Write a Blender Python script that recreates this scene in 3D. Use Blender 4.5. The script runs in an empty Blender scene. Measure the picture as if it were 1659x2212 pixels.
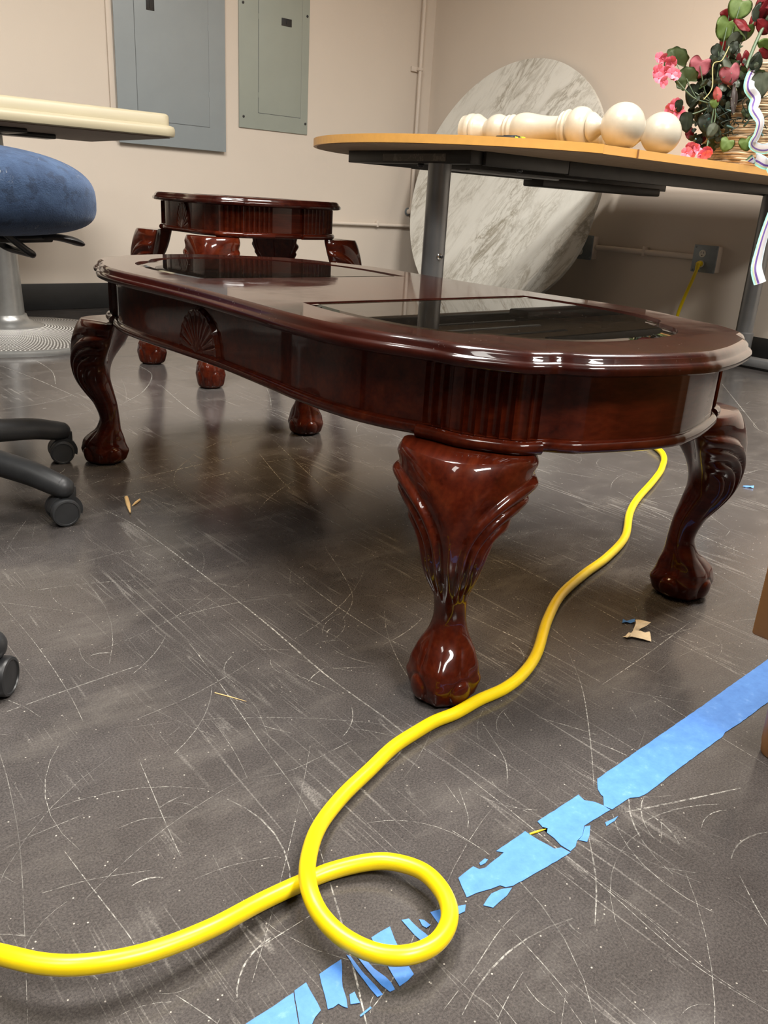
import bpy, bmesh, math, random
from mathutils import Vector, Matrix, Euler, noise
random.seed(11)
PI = math.pi
sc = bpy.context.scene
C = sc.collection
# ------------------------------------------------------------------ camera
cam_d = bpy.data.cameras.new('camera')
cam = bpy.data.objects.new('camera', cam_d); C.objects.link(cam)
cam_d.sensor_fit = 'HORIZONTAL'; cam_d.sensor_width = 36.0
cam_d.lens = 1793.0 * 36.0 / 1659.0
cam_d.clip_start = 0.02; cam_d.clip_end = 60
def cam_rot(pitch, roll, yaw):
    cp, sp = math.cos(pitch), math.sin(pitch)
    f = Vector((math.sin(yaw)*cp, math.cos(yaw)*cp, -sp))
    r = Vector((math.cos(yaw), -math.sin(yaw), 0)); u = r.cross(f)
    c, s = math.cos(roll), math.sin(roll)
    R, U = c*r + s*u, -s*r + c*u
    return Matrix(((R.x, U.x, -f.x), (R.y, U.y, -f.y), (R.z, U.z, -f.z)))
cam.matrix_world = Matrix.Translation((0, 0, 0.58)) @ cam_rot(0.35862946, 0.06093386, 0.71222135).to_4x4()
sc.camera = cam
# ------------------------------------------------------------------ light
sc.view_settings.view_transform = 'Standard'; sc.view_settings.look = 'None'
sc.view_settings.gamma = 1.0; sc.view_settings.use_curve_mapping = False
sc.view_settings.exposure = 0.76
w = bpy.data.worlds.new('world'); sc.world = w; w.use_nodes = True
w.node_tree.nodes['Background'].inputs[0].default_value = (1, 0.95, 0.88, 1)
w.node_tree.nodes['Background'].inputs[1].default_value = 0.05
CEIL = 2.9
LAMPS = [(0.50, 1.50, 52), (2.15, 0.55, 58), (0.85, -1.6, 78), (-1.15, 0.30, 18)]
def lamp(x, y, watts):
    d = bpy.data.lights.new('ceiling_light_lamp', 'AREA'); d.shape = 'RECTANGLE'; d.size = 1.18; d.size_y = 0.58
    d.energy = watts; d.spread = math.radians(160); d.color = (1.0, 0.962, 0.905)
    o = bpy.data.objects.new('ceiling_light_lamp', d); C.objects.link(o); o.location = (x, y, CEIL-0.045)
    return o
# ------------------------------------------------------------------ helpers
def node_mat(name, color=(.5,.5,.5), rough=.5, metal=0., spec=.5, coat=0., coat_rough=.03):
    m = bpy.data.materials.new(name); m.use_nodes = True
    b = m.node_tree.nodes['Principled BSDF']
    b.inputs['Base Color'].default_value = (*color, 1); b.inputs['Roughness'].default_value = rough
    b.inputs['Metallic'].default_value = metal; b.inputs['Specular IOR Level'].default_value = spec
    b.inputs['Coat Weight'].default_value = coat; b.inputs['Coat IOR'].default_value = 1.34; b.inputs['Coat Roughness'].default_value = coat_rough
    return m, m.node_tree, b
def N(nt, t, **kw):
    n = nt.nodes.new(t)
    for k, v in kw.items():
        if k in n.inputs.keys(): n.inputs[k].default_value = v
        else: setattr(n, k, v)
    return n
def coords(nt, scale=(1,1,1), rot=(0,0,0), kind='Object'):
    tc = N(nt, 'ShaderNodeTexCoord'); mp = N(nt, 'ShaderNodeMapping')
    mp.inputs['Scale'].default_value = scale; mp.inputs['Rotation'].default_value = rot
    nt.links.new(tc.outputs[kind], mp.inputs[0]); return mp.outputs[0]
def ramp(nt, src, stops):
    r = N(nt, 'ShaderNodeValToRGB'); e = r.color_ramp.elements
    while len(e) < len(stops): e.new(0.5)
    for i, (p, c) in enumerate(stops):
        e[i].position = p; e[i].color = (*c, 1) if len(c) == 3 else c
    nt.links.new(src, r.inputs[0]); return r.outputs[0]
def noise_tex(nt, vec, scale, detail=3, rough=.5, dist=0.):
    n = N(nt, 'ShaderNodeTexNoise'); n.inputs['Scale'].default_value = scale; n.inputs['Detail'].default_value = detail
    n.inputs['Roughness'].default_value = rough; n.inputs['Distortion'].default_value = dist
    nt.links.new(vec, n.inputs['Vector']); return n.outputs[0]
def mix(nt, fac, a, b, mode='MIX'):
    m = N(nt, 'ShaderNodeMix', data_type='RGBA', blend_type=mode)
    for s, v in ((0, fac), (6, a), (7, b)):
        if hasattr(v, 'links') or isinstance(v, bpy.types.NodeSocket): nt.links.new(v, m.inputs[s])
        elif s == 0: m.inputs[0].default_value = v
        else: m.inputs[s].default_value = (*v, 1)
    return m.outputs[2]
def math_n(nt, op, a, b=None):
    m = N(nt, 'ShaderNodeMath', operation=op)
    for i, v in enumerate((a, b)):
        if v is None: continue
        if isinstance(v, bpy.types.NodeSocket): nt.links.new(v, m.inputs[i])
        else: m.inputs[i].default_value = v
    return m.outputs[0]
def bump(nt, b, src, strength=.2, dist=.002):
    n = N(nt, 'ShaderNodeBump'); n.inputs['Strength'].default_value = strength; n.inputs['Distance'].default_value = dist
    nt.links.new(src, n.inputs['Height']); nt.links.new(n.outputs[0], b.inputs['Normal'])
def new_bm(): return bmesh.new()
def obj(name, bm, mat, parent=None, smooth=True, angle=40, mats=None):
    bmesh.ops.recalc_face_normals(bm, faces=bm.faces)
    me = bpy.data.meshes.new(name); bm.to_mesh(me); bm.free()
    for m in (mats or [mat]): me.materials.append(m)
    if smooth:
        me.polygons.foreach_set('use_smooth', [True]*len(me.polygons))
        try: me.set_sharp_from_angle(angle=math.radians(angle))
        except Exception: pass
    me.update()
    o = bpy.data.objects.new(name, me); C.objects.link(o)
    if parent is not None: o.parent = parent
    return o
def tag(o, label, cat, group=None):
    o['label'] = label; o['category'] = cat
    if group: o['group'] = group
    return o
def thing(name, label, cat, loc=(0,0,0), rz=0, group=None):
    o = bpy.data.objects.new(name, None); C.objects.link(o); o.location = loc; o.rotation_euler = (0, 0, rz)
    o.empty_display_size = .05
    return tag(o, label, cat, group)
def struct(o): o['kind'] = 'structure'; return o
def box(bm, lo, hi, bevel=0., seg=2, mi=0):
    r = bmesh.ops.create_cube(bm, size=1.0)
    vs = r['verts']
    for v in vs:
        v.co = Vector([(lo[i]+hi[i])/2 + v.co[i]*(hi[i]-lo[i]) for i in range(3)])
    if bevel:
        es = list({e for v in vs for e in v.link_edges})
        bmesh.ops.bevel(bm, geom=es, offset=bevel, segments=seg, affect='EDGES', profile=.5)
    return vs
def catmull(pts, n=8, closed=False):
    P = [Vector(p) for p in pts]; out = []
    m = len(P)
    rng = range(m) if closed else range(m-1)
    for i in rng:
        if closed: a, b, c, d = P[i-1], P[i], P[(i+1) % m], P[(i+2) % m]
        else: a, b, c, d = P[max(i-1,0)], P[i], P[i+1], P[min(i+2,m-1)]
        for k in range(n):
            t = k/n
            out.append(.5*((2*b) + (c-a)*t + (2*a-5*b+4*c-d)*t*t + (3*b-a-3*c+d)*t**3))
    if not closed: out.append(P[-1].copy())
    return out
def tube(bm, pts, r, seg=12, caps=True, flat=None):
    P = [Vector(p) for p in pts]; n = len(P)
    R = r if hasattr(r, '__len__') else [r]*n
    rings = []; up = None
    for i in range(n):
        t = (P[min(i+1,n-1)] - P[max(i-1,0)]).normalized()
        if up is None:
            up = Vector((0,0,1)) if abs(t.z) < .9 else Vector((1,0,0))
        side = t.cross(up).normalized(); up = side.cross(t).normalized()
        rings.append([bm.verts.new(P[i] + R[i]*(math.cos(2*PI*k/seg)*side + (flat or 1)*math.sin(2*PI*k/seg)*up)) for k in range(seg)])
    for a, b in zip(rings, rings[1:]):
        for k in range(seg): bm.faces.new((a[k], a[(k+1)%seg], b[(k+1)%seg], b[k]))
    if caps: bm.faces.new(rings[0]); bm.faces.new(rings[-1])
    return rings
def lathe(bm, prof, seg=40, M=None, cap=True):
    rings = []
    for r, z in prof:
        rings.append([bm.verts.new((r*math.cos(2*PI*k/seg), r*math.sin(2*PI*k/seg), z)) for k in range(seg)])
    for a, b in zip(rings, rings[1:]):
        for k in range(seg): bm.faces.new((a[k], a[(k+1)%seg], b[(k+1)%seg], b[k]))
    if cap: bm.faces.new(rings[0]); bm.faces.new(rings[-1])
    if M is not None:
        for ring in rings:
            for v in ring: v.co = M @ v.co
    return rings
def prism(bm, poly, z0, z1, bevel=0., M=None):
    a = [bm.verts.new((p[0], p[1], z0)) for p in poly]; b = [bm.verts.new((p[0], p[1], z1)) for p in poly]
    n = len(poly); fs = []
    for i in range(n): fs.append(bm.faces.new((a[i], a[(i+1)%n], b[(i+1)%n], b[i])))
    fa = bm.faces.new(a); fb = bm.faces.new(b)
    if n > 4: bmesh.ops.triangulate(bm, faces=[fa, fb])
    if M is not None:
        for v in a+b: v.co = M @ v.co
    return a, b
def sphere(bm, c, r, u=16, v=10, s=(1,1,1)):
    res = bmesh.ops.create_uvsphere(bm, u_segments=u, v_segments=v, radius=r)
    for x in res['verts']: x.co = Vector((x.co.x*s[0]+c[0], x.co.y*s[1]+c[1], x.co.z*s[2]+c[2]))
    return res['verts']
def ribbon(bm, pts, hw, z, mi=0):
    P = [Vector((p[0], p[1], z)) for p in pts]; prev = None
    for i in range(len(P)):
        t = (P[min(i+1,len(P)-1)] - P[max(i-1,0)]); 
        if t.length < 1e-7: t = Vector((1,0,0))
        s = Vector((-t.y, t.x, 0)).normalized()
        k = hw*(.35+.65*math.sin(PI*(i+.5)/len(P)))*random.uniform(.7,1.2)
        q = (bm.verts.new(P[i]+s*k), bm.verts.new(P[i]-s*k))
        if prev:
            f = bm.faces.new((prev[0], prev[1], q[1], q[0])); f.material_index = mi
        prev = q
def dup(root, loc, rz=0., label=None):
    r = root.copy(); C.objects.link(r); r.location = loc; r.rotation_euler = (0,0,rz)
    if label: r['label'] = label
    for ch in list(root.children):
        c = ch.copy(); C.objects.link(c); c.parent = r
        for g in list(ch.children):
            d = g.copy(); C.objects.link(d); d.parent = c
    return r
# ------------------------------------------------------------------ traced floor paths (metres)
CORD=[(0.0617, 0.5957, 0.012), (0.0995, 0.5279, 0.03), (0.1231, 0.4953, 0.034), (0.1503, 0.4754, 0.034), (0.1887, 0.4635, 0.03), (0.2383, 0.4604, 0.024), (0.2904, 0.4678, 0.014), (0.3339, 0.4688, 0.009), (0.3661, 0.464, 0.009), (0.3976, 0.4497, 0.012), (0.4153, 0.4314, 0.015), (0.425, 0.4047, 0.018), (0.4193, 0.3736, 0.02), (0.4038, 0.3528, 0.02), (0.3779, 0.3422, 0.022), (0.3513, 0.3461, 0.024), (0.3321, 0.3631, 0.024), (0.3206, 0.3903, 0.024), (0.319, 0.4202, 0.025), (0.3279, 0.4494, 0.027), (0.351, 0.4816, 0.02), (0.3866, 0.5147, 0.012), (0.4329, 0.539, 0.009), (0.4828, 0.5558, 0.009), (0.5281, 0.5709, 0.009), (0.5685, 0.5773, 0.009), (0.6016, 0.5814, 0.008), (0.6341, 0.5795, 0.008), (0.6776, 0.583, 0.008), (0.7237, 0.5828, 0.008), (0.7709, 0.5932, 0.008), (0.8286, 0.6188, 0.008), (0.9159, 0.6737, 0.008), (1.0031, 0.7182, 0.008), (1.1014, 0.7482, 0.008), (1.1983, 0.7717, 0.008), (1.3091, 0.8123, 0.008), (1.4278, 0.8845, 0.008), (1.5238, 0.9312, 0.008), (1.6732, 0.9892, 0.008), (1.7848, 1.0391, 0.008), (1.8973, 1.1105, 0.008)]
TAPE={'A': [(1.1685, 0.4286), (1.1052, 0.4256), (0.9684, 0.4192), (0.918, 0.4164), (0.8072, 0.4121), (0.6828, 0.4067), (0.6691, 0.3958), (0.6645, 0.3882), (0.6641, 0.3849), (0.6524, 0.3756), (0.6548, 0.3669), (0.6857, 0.3667), (0.6952, 0.3617), (0.709, 0.36), (0.7847, 0.3636), (0.8299, 0.3647), (0.8747, 0.3659), (0.8851, 0.3687), (0.9212, 0.3679), (0.9742, 0.37), (1.0485, 0.3707)], 'B': [(0.6444, 0.4026), (0.6097, 0.4019), (0.5768, 0.4013), (0.5748, 0.3929), (0.5775, 0.3886), (0.5721, 0.3853), (0.5721, 0.3758), (0.5698, 0.3658), (0.5712, 0.3549), (0.5803, 0.3559), (0.5875, 0.3599), (0.5983, 0.3615), (0.6111, 0.3691), (0.6316, 0.3684), (0.6526, 0.3676), (0.6522, 0.3766), (0.6495, 0.3847), (0.6425, 0.3932)], 'C': [(0.5557, 0.3995), (0.5351, 0.3987), (0.5123, 0.3978), (0.5168, 0.3923), (0.5091, 0.3912), (0.488, 0.3892), (0.4821, 0.3914), (0.48, 0.3972), (0.4587, 0.3953), (0.4537, 0.3854), (0.4487, 0.3744), (0.46, 0.3727), (0.4745, 0.3681), (0.4835, 0.3662), (0.486, 0.3616), (0.4928, 0.3587), (0.5115, 0.3572), (0.5364, 0.3553), (0.5697, 0.3538), (0.5677, 0.3635), (0.561, 0.3661), (0.5575, 0.3824)], 'D': [(0.4698, 0.3642), (0.4813, 0.3624), (0.4904, 0.3577), (0.4798, 0.3542), (0.4685, 0.3533), (0.4595, 0.3522), (0.4544, 0.3592), (0.462, 0.362)], 'E': [(0.6326, 0.3593), (0.6517, 0.3572), (0.6431, 0.355), (0.6293, 0.3552)], 'F': [(0.6104, 0.368), (0.6162, 0.3654), (0.6041, 0.3573), (0.5948, 0.3531), (0.5901, 0.3596), (0.5992, 0.3616)], 'G': [(0.4876, 0.3967), (0.4962, 0.3977), (0.4978, 0.395), (0.4922, 0.3933), (0.4865, 0.3939)], 'H': [(0.411, 0.3818), (0.4199, 0.379), (0.428, 0.3756), (0.4421, 0.369), (0.4363, 0.3643), (0.4222, 0.3667), (0.4083, 0.3678), (0.4095, 0.3743)], 'I': [(0.3981, 0.382), (0.401, 0.3787), (0.4019, 0.3713), (0.397, 0.3713), (0.3958, 0.3753)], 'J': [(0.3852, 0.3904), (0.3913, 0.3877), (0.3913, 0.3744), (0.3928, 0.3615), (0.3849, 0.3609), (0.384, 0.3715), (0.3846, 0.3818)], 'K': [(0.3529, 0.3917), (0.363, 0.3918), (0.3728, 0.3911), (0.3677, 0.379), (0.3631, 0.3642), (0.3604, 0.3541), (0.3583, 0.3438), (0.3503, 0.3424), (0.342, 0.3424), (0.3441, 0.3534), (0.3465, 0.3633), (0.3495, 0.3777)], 'L': [(0.3318, 0.3842), (0.3358, 0.3801), (0.3359, 0.367), (0.3385, 0.3554), (0.3388, 0.3489), (0.3372, 0.3424), (0.3327, 0.3433), (0.3311, 0.3516), (0.3308, 0.3612), (0.331, 0.3728)], 'M': [(0.3259, 0.3908), (0.3278, 0.3877), (0.3267, 0.3733), (0.3269, 0.3605), (0.3271, 0.3526), (0.3268, 0.3447), (0.322, 0.3457), (0.322, 0.3544), (0.3228, 0.3636), (0.3238, 0.3782)], 'N': [(0.2978, 0.3891), (0.3091, 0.3897), (0.3199, 0.3898), (0.3127, 0.379), (0.3058, 0.3691), (0.302, 0.3593), (0.2979, 0.3521), (0.2958, 0.3551), (0.2943, 0.3592), (0.2894, 0.359), (0.2851, 0.3603), (0.2911, 0.3735)], 'O': [(0.306, 0.3603), (0.3106, 0.3599), (0.3091, 0.355), (0.3082, 0.3497), (0.3015, 0.3533)], 'P': [(0.2736, 0.3887), (0.285, 0.3893), (0.2827, 0.3753), (0.2804, 0.3628), (0.2732, 0.3606), (0.2685, 0.3575), (0.263, 0.358), (0.2607, 0.362), (0.2669, 0.3749)], 'Q': [(0.2172, 0.3872), (0.2314, 0.3874), (0.2532, 0.3872), (0.2721, 0.3877), (0.2661, 0.3755), (0.2603, 0.3633), (0.2516, 0.3486), (0.202, 0.3805)], 'R': [(0.3015, 0.3417), (0.3077, 0.3422), (0.3125, 0.3425), (0.3126, 0.341), (0.3013, 0.3403)]}
SCRATCH=[(0.00236, [(0.5558, 1.4616), (0.5735, 1.3401), (0.5748, 1.1303), (0.5727, 0.9269), (0.5624, 0.751), (0.5645, 0.6304), (0.5615, 0.5685)]), (0.0012, [(0.5615, 0.5685), (0.5678, 0.4924), (0.5653, 0.3982), (0.5609, 0.3155), (0.5521, 0.2187), (0.5609, 0.151)]), (0.00081, [(0.5609, 0.3155), (0.5625, 0.2616), (0.5565, 0.2042), (0.5612, 0.1584)]), (0.0011, [(0.4565, 0.9235), (0.4417, 0.8134), (0.4191, 0.6771), (0.4049, 0.5812), (0.39, 0.5172)]), (0.00203, [(0.2099, 0.8906), (0.2678, 0.8951), (0.3264, 0.8988), (0.3762, 0.9009)]), (0.001, [(0.3327, 1.1875), (0.4063, 1.1686), (0.4765, 1.1412)]), (0.00083, [(0.2857, 1.1674), (0.288, 1.0591), (0.2863, 0.9729), (0.2811, 0.8859), (0.2736, 0.8219)]), (0.00114, [(0.8779, 0.602), (0.8165, 0.5302), (0.7346, 0.4554), (0.6696, 0.4011)]), (0.0024, [(0.6631, 0.3567), (0.7163, 0.3358), (0.802, 0.3037)]), (0.00151, [(0.6061, 0.3606), (0.5622, 0.318), (0.5176, 0.2855)]), (0.00138, [(0.8473, 0.5224), (0.9725, 0.5352), (1.1134, 0.5539)]), (0.00108, [(0.1851, 0.636), (0.1887, 0.5788), (0.1931, 0.5203), (0.1934, 0.5029)]), (0.00107, [(0.4549, 0.326), (0.4506, 0.2889), (0.4452, 0.2557)]), (0.00059, [(0.1806, 0.8148), (0.1723, 0.7562), (0.1514, 0.6535), (0.1029, 0.4835)]), (0.00063, [(0.2362, 0.6363), (0.2611, 0.634), (0.2879, 0.6187)]), (0.00167, [(1.3706, 0.7699), (1.3074, 0.5927), (1.2747, 0.5111)]), (0.00202, [(1.0421, 0.8748), (1.0375, 0.7663), (1.0264, 0.655), (1.0101, 0.5446)]), (0.00183, [(0.8368, 0.7615), (0.8503, 0.6361), (0.8521, 0.5259)]), (0.00301, [(0.786, 2.8824), (0.8208, 2.6292), (0.8424, 2.343)]), (0.00317, [(0.9149, 3.0081), (0.9047, 2.7492), (0.8475, 2.5439)]), (0.0027, [(0.6161, 2.3022), (0.7457, 2.327), (0.8858, 2.4214)]), (0.00319, [(0.9242, 2.2283), (1.0414, 2.3491), (1.1644, 2.5558), (1.1906, 2.7139)]), (0.00281, [(1.1264, 2.4177), (1.0725, 2.1691), (1.0443, 2.0038)]), (0.00281, [(0.611, 1.5787), (0.746, 1.6065), (0.9573, 1.6345)]), (0.00198, [(0.5466, 1.5116), (0.6804, 1.5118), (0.878, 1.5392)]), (0.00207, [(1.0048, 1.6298), (0.9319, 1.3996), (0.889, 1.1751)]), (0.00207, [(1.0983, 1.7157), (0.9914, 1.3477), (0.9349, 1.1194)]), (0.00155, [(0.9665, 1.5675), (1.11, 1.5505), (1.1921, 1.5494)]), (0.00231, [(1.6469, 0.9485), (1.8221, 0.9231), (2.0653, 0.91)]), (0.00326, [(3.0077, 1.5661), (2.6839, 1.317), (2.4289, 1.1207)]), (0.00193, [(1.5501, 1.0049), (1.4725, 0.7622), (1.4509, 0.6168)]), (0.00085, [(0.7403, 0.8429), (0.6917, 0.7739), (0.6491, 0.6851), (0.6447, 0.6355)]), (0.00066, [(0.5488, 0.4873), (0.5264, 0.4509), (0.5121, 0.4367)]), (0.00067, [(0.5418, 0.5015), (0.5303, 0.4651)]), (0.00109, [(0.6549, 0.5559), (0.625, 0.4908), (0.5917, 0.4567)]), (0.00078, [(0.694, 0.5581), (0.6804, 0.5267)]), (0.00074, [(0.8716, 0.3647), (0.866, 0.3049)]), (0.00139, [(0.707, 1.0862), (0.6913, 0.9303), (0.6892, 0.7915), (0.6965, 0.7395)]), (0.00102, [(0.8086, 1.0933), (0.7374, 0.9196), (0.67, 0.8541)]), (0.00078, [(0.4311, 0.7826), (0.446, 0.742)]), (0.0007, [(0.3854, 0.6222), (0.4258, 0.6123), (0.505, 0.6167)]), (0.00091, [(0.1382, 0.6702), (0.164, 0.6734), (0.2169, 0.6739)]), (0.00058, [(0.1519, 0.5994), (0.1927, 0.589), (0.2399, 0.5679)]), (0.0006, [(0.2649, 0.5361), (0.2997, 0.5311), (0.3401, 0.5159)]), (0.00082, [(0.2641, 0.4391), (0.3008, 0.4404), (0.3401, 0.4417)]), (0.00083, [(0.3572, 0.3069), (0.398, 0.3173), (0.4468, 0.332), (0.4821, 0.3369)]), (0.0008, [(0.88, 0.4734), (0.874, 0.4032)]), (0.0008, [(0.3161, 0.7922), (0.4034, 0.8017), (0.5146, 0.8324)]), (0.00077, [(0.3798, 0.2745), (0.4066, 0.2847), (0.4315, 0.2922)]), (0.00096, [(0.2964, 0.7232), (0.2784, 0.6296), (0.2677, 0.5687)]), (0.00098, [(0.1993, 0.4404), (0.2088, 0.4139), (0.213, 0.4004)])]
LEAVES=[('scal', (2.64, 1.754, 1.058), 0.045), ('scal', (2.635, 1.697, 1.001), 0.04), ('pink', (2.664, 1.674, 1.039), 0.044), ('pink', (2.677, 1.568, 1.014), 0.041), ('pinkf', (2.632, 1.576, 0.95), 0.025), ('lime', (2.834, 1.673, 1.232), 0.048), ('lime', (2.777, 1.672, 1.164), 0.048), ('lime', (2.806, 1.627, 1.157), 0.042), ('grey', (2.74, 1.614, 1.116), 0.035), ('dark', (2.754, 1.672, 1.092), 0.036), ('red', (2.85, 1.717, 1.217), 0.034), ('red', (2.945, 1.653, 1.252), 0.052), ('red', (2.903, 1.649, 1.205), 0.033), ('red', (2.84, 1.699, 1.129), 0.04), ('red', (2.863, 1.68, 1.096), 0.046), ('grey', (2.6, 1.551, 0.845), 0.029), ('lime', (2.603, 1.496, 0.805), 0.029), ('lime', (2.65, 1.458, 0.811), 0.029), ('spot', (2.647, 1.523, 0.937), 0.043), ('dark', (2.601, 1.646, 0.872), 0.039), ('dark', (2.602, 1.685, 0.919), 0.024), ('grey', (2.719, 1.484, 0.983), 0.049), ('dark', (2.668, 1.68, 0.957), 0.045), ('dark', (2.716, 1.658, 0.995), 0.045), ('dark', (2.762, 1.684, 1.029), 0.049), ('dark', (2.681, 1.628, 0.875), 0.042), ('dark', (2.762, 1.575, 0.976), 0.048), ('dark', (2.721, 1.656, 0.934), 0.045), ('dark', (2.784, 1.62, 0.905), 0.052), ('lime', (2.633, 1.579, 0.926), 0.02), ('dark', (2.771, 1.639, 0.953), 0.052)]
GERAN=[[(2.567, 1.763, 1.049), (2.556, 1.756, 1.014), (2.58, 1.739, 1.023), (2.593, 1.718, 1.003), (2.56, 1.74, 0.991), (2.59, 1.739, 1.04)], [(2.609, 1.71, 0.915), (2.6, 1.713, 0.906), (2.613, 1.699, 0.9)], [(2.501, 1.567, 0.771), (2.528, 1.544, 0.773), (2.547, 1.529, 0.775), (2.515, 1.561, 0.783)]]
RIB1=[(2.844, 1.578, 1.06), (2.722, 1.526, 1.008), (2.687, 1.505, 0.97), (2.696, 1.483, 0.942), (2.661, 1.463, 0.908), (2.67, 1.439, 0.873), (2.668, 1.439, 0.836), (2.663, 1.445, 0.807), (2.748, 1.451, 0.801), (2.834, 1.437, 0.824)]
RIB2=[(2.645, 1.435, 0.755), (2.626, 1.406, 0.763), (2.619, 1.373, 0.751), (2.611, 1.34, 0.738), (2.578, 1.282, 0.663), (2.544, 1.279, 0.597), (2.521, 1.276, 0.552), (2.499, 1.269, 0.499), (2.484, 1.26, 0.454), (2.484, 1.24, 0.414)]
STEM=[(2.837, 1.57, 1.195), (2.785, 1.569, 1.104), (2.736, 1.562, 1.005)]
VINE=[(2.663, 1.584, 1.087), (2.638, 1.585, 1.046), (2.614, 1.598, 1.031), (2.598, 1.578, 0.964), (2.572, 1.584, 0.929)]
# ------------------------------------------------------------------ materials
def mat_floor():
    m, nt, b = node_mat('polished_concrete', (.03,.026,.023), .16, spec=.5)
    v = coords(nt)
    big = noise_tex(nt, v, 1.3, 4, .6, .4); mid = noise_tex(nt, v, 14, 5, .65); fine = noise_tex(nt, v, 460, 3, .75)
    base = ramp(nt, big, [(.3, (.046,.041,.039)), (.7, (.069,.062,.059))])
    c = mix(nt, .35, base, ramp(nt, mid, [(.3, (.034,.030,.0285)), (.7, (.086,.078,.074))]))
    c = mix(nt, .7, c, ramp(nt, fine, [(.32, (.45,.45,.46)), (.5, (1,1,1)), (.68, (1.7,1.66,1.6))]), 'MULTIPLY')
    vo = N(nt, 'ShaderNodeTexVoronoi'); vo.inputs['Scale'].default_value = 120; nt.links.new(v, vo.inputs['Vector'])
    sp = ramp(nt, vo.outputs['Distance'], [(.06, (1,1,1)), (.12, (0,0,0))])
    sel = ramp(nt, noise_tex(nt, v, 61, 2), [(.54, (0,0,0)), (.60, (1,1,1))])
    c = mix(nt, math_n(nt, 'MULTIPLY', math_n(nt, 'MULTIPLY', sp, sel), .8), c, (.5,.46,.40))
    scr = None
    for k, (ang, sx, sy, wdt, thr) in enumerate([(.35,26,.9,.010,.54), (1.25,22,.8,.012,.55), (2.3,30,1.1,.010,.54), (2.85,18,.7,.012,.57), (.85,60,2.4,.012,.56), (1.8,70,3.0,.012,.56)]):
        vv = coords(nt, (sx, sy, 1), (0,0,ang))
        n = noise_tex(nt, vv, 1.0, 1.5, .5, .15)
        d = math_n(nt, 'ABSOLUTE', math_n(nt, 'SUBTRACT', n, .5))
        line = ramp(nt, d, [(0., (1,1,1)), (wdt, (0,0,0))])
        msk = ramp(nt, noise_tex(nt, coords(nt, (1,1,1), (0,0,k)), 3.1+k*.7, 3), [(thr, (0,0,0)), (thr+.14, (1,1,1))])
        s = math_n(nt, 'MULTIPLY', line, msk)
        scr = s if scr is None else math_n(nt, 'MAXIMUM', scr, s)
    scr = math_n(nt, 'MULTIPLY', scr, ramp(nt, fine, [(.35, (.15,.15,.15)), (.6, (1,1,1))]))
    smear = ramp(nt, noise_tex(nt, coords(nt, (2.5,7,1), (0,0,.6)), 1.6, 6, .7), [(.52, (0,0,0)), (.75, (1,1,1))])
    c = mix(nt, math_n(nt, 'MULTIPLY', smear, .22), c, (.22,.2,.175))
    c = mix(nt, math_n(nt, 'MULTIPLY', scr, .38), c, (.5,.47,.43))
    nt.links.new(c, b.inputs['Base Color'])
    rg = math_n(nt, 'ADD', math_n(nt, 'MULTIPLY', smear, .16), math_n(nt, 'ADD', math_n(nt, 'MULTIPLY', mid, .10), .095))
    nt.links.new(rg, b.inputs['Roughness'])
    bump(nt, b, math_n(nt, 'SUBTRACT', fine, math_n(nt, 'MULTIPLY', scr, .5)), .06, .001)
    return m
def mat_scratch():
    m, nt, b = node_mat('scuffed_scratch', (.42,.40,.36), .55)
    v = coords(nt); f = noise_tex(nt, v, 190, 3, .7); g = noise_tex(nt, v, 11, 2)
    a = math_n(nt, 'MULTIPLY', ramp(nt, f, [(.36, (0,0,0)), (.62, (1,1,1))]), ramp(nt, g, [(.3, (.25,.25,.25)), (.6, (1,1,1))]))
    nt.links.new(math_n(nt, 'MULTIPLY', a, .8), b.inputs['Alpha'])
    return m
def mat_wall(name, col):
    m, nt, b = node_mat(name, col, .62, spec=.3)
    v = coords(nt); n = noise_tex(nt, v, 1.1, 4, .6); f = noise_tex(nt, v, 160, 3)
    c = mix(nt, .5, col, ramp(nt, n, [(.3, tuple(x*.93 for x in col)), (.7, tuple(min(1,x*1.05) for x in col))]))
    sm = ramp(nt, noise_tex(nt, v, 4.3, 5, .75, 1.2), [(.70, (0,0,0)), (.78, (1,1,1))])
    c = mix(nt, math_n(nt, 'MULTIPLY', sm, .18), c, (.3,.26,.23))
    nt.links.new(c, b.inputs['Base Color']); bump(nt, b, f, .08, .002)
    return m
def mat_wood_cherry():
    m, nt, b = node_mat('lacquered_cherry', (.06,.011,.006), .3, spec=.06, coat=1., coat_rough=.035)
    v = coords(nt, (1.2,14,14)); n = noise_tex(nt, v, 3.2, 5, .62, .35)
    v2 = coords(nt, (6,70,70)); n2 = noise_tex(nt, v2, 3.0, 2)
    c = ramp(nt, n, [(.25, (.017,.0018,.0007)), (.5, (.054,.0068,.0020)), (.78, (.102,.0185,.0052))])
    c = mix(nt, .3, c, ramp(nt, n2, [(.35, (.014,.0016,.0006)), (.65, (.066,.0085,.0028))]))
    nt.links.new(c, b.inputs['Base Color'])
    du = ramp(nt, noise_tex(nt, coords(nt), 34, 4, .7), [(.5, (.03,.03,.03)), (.8, (.075,.075,.075))])
    nt.links.new(du, b.inputs['Coat Roughness'])
    return m
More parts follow.
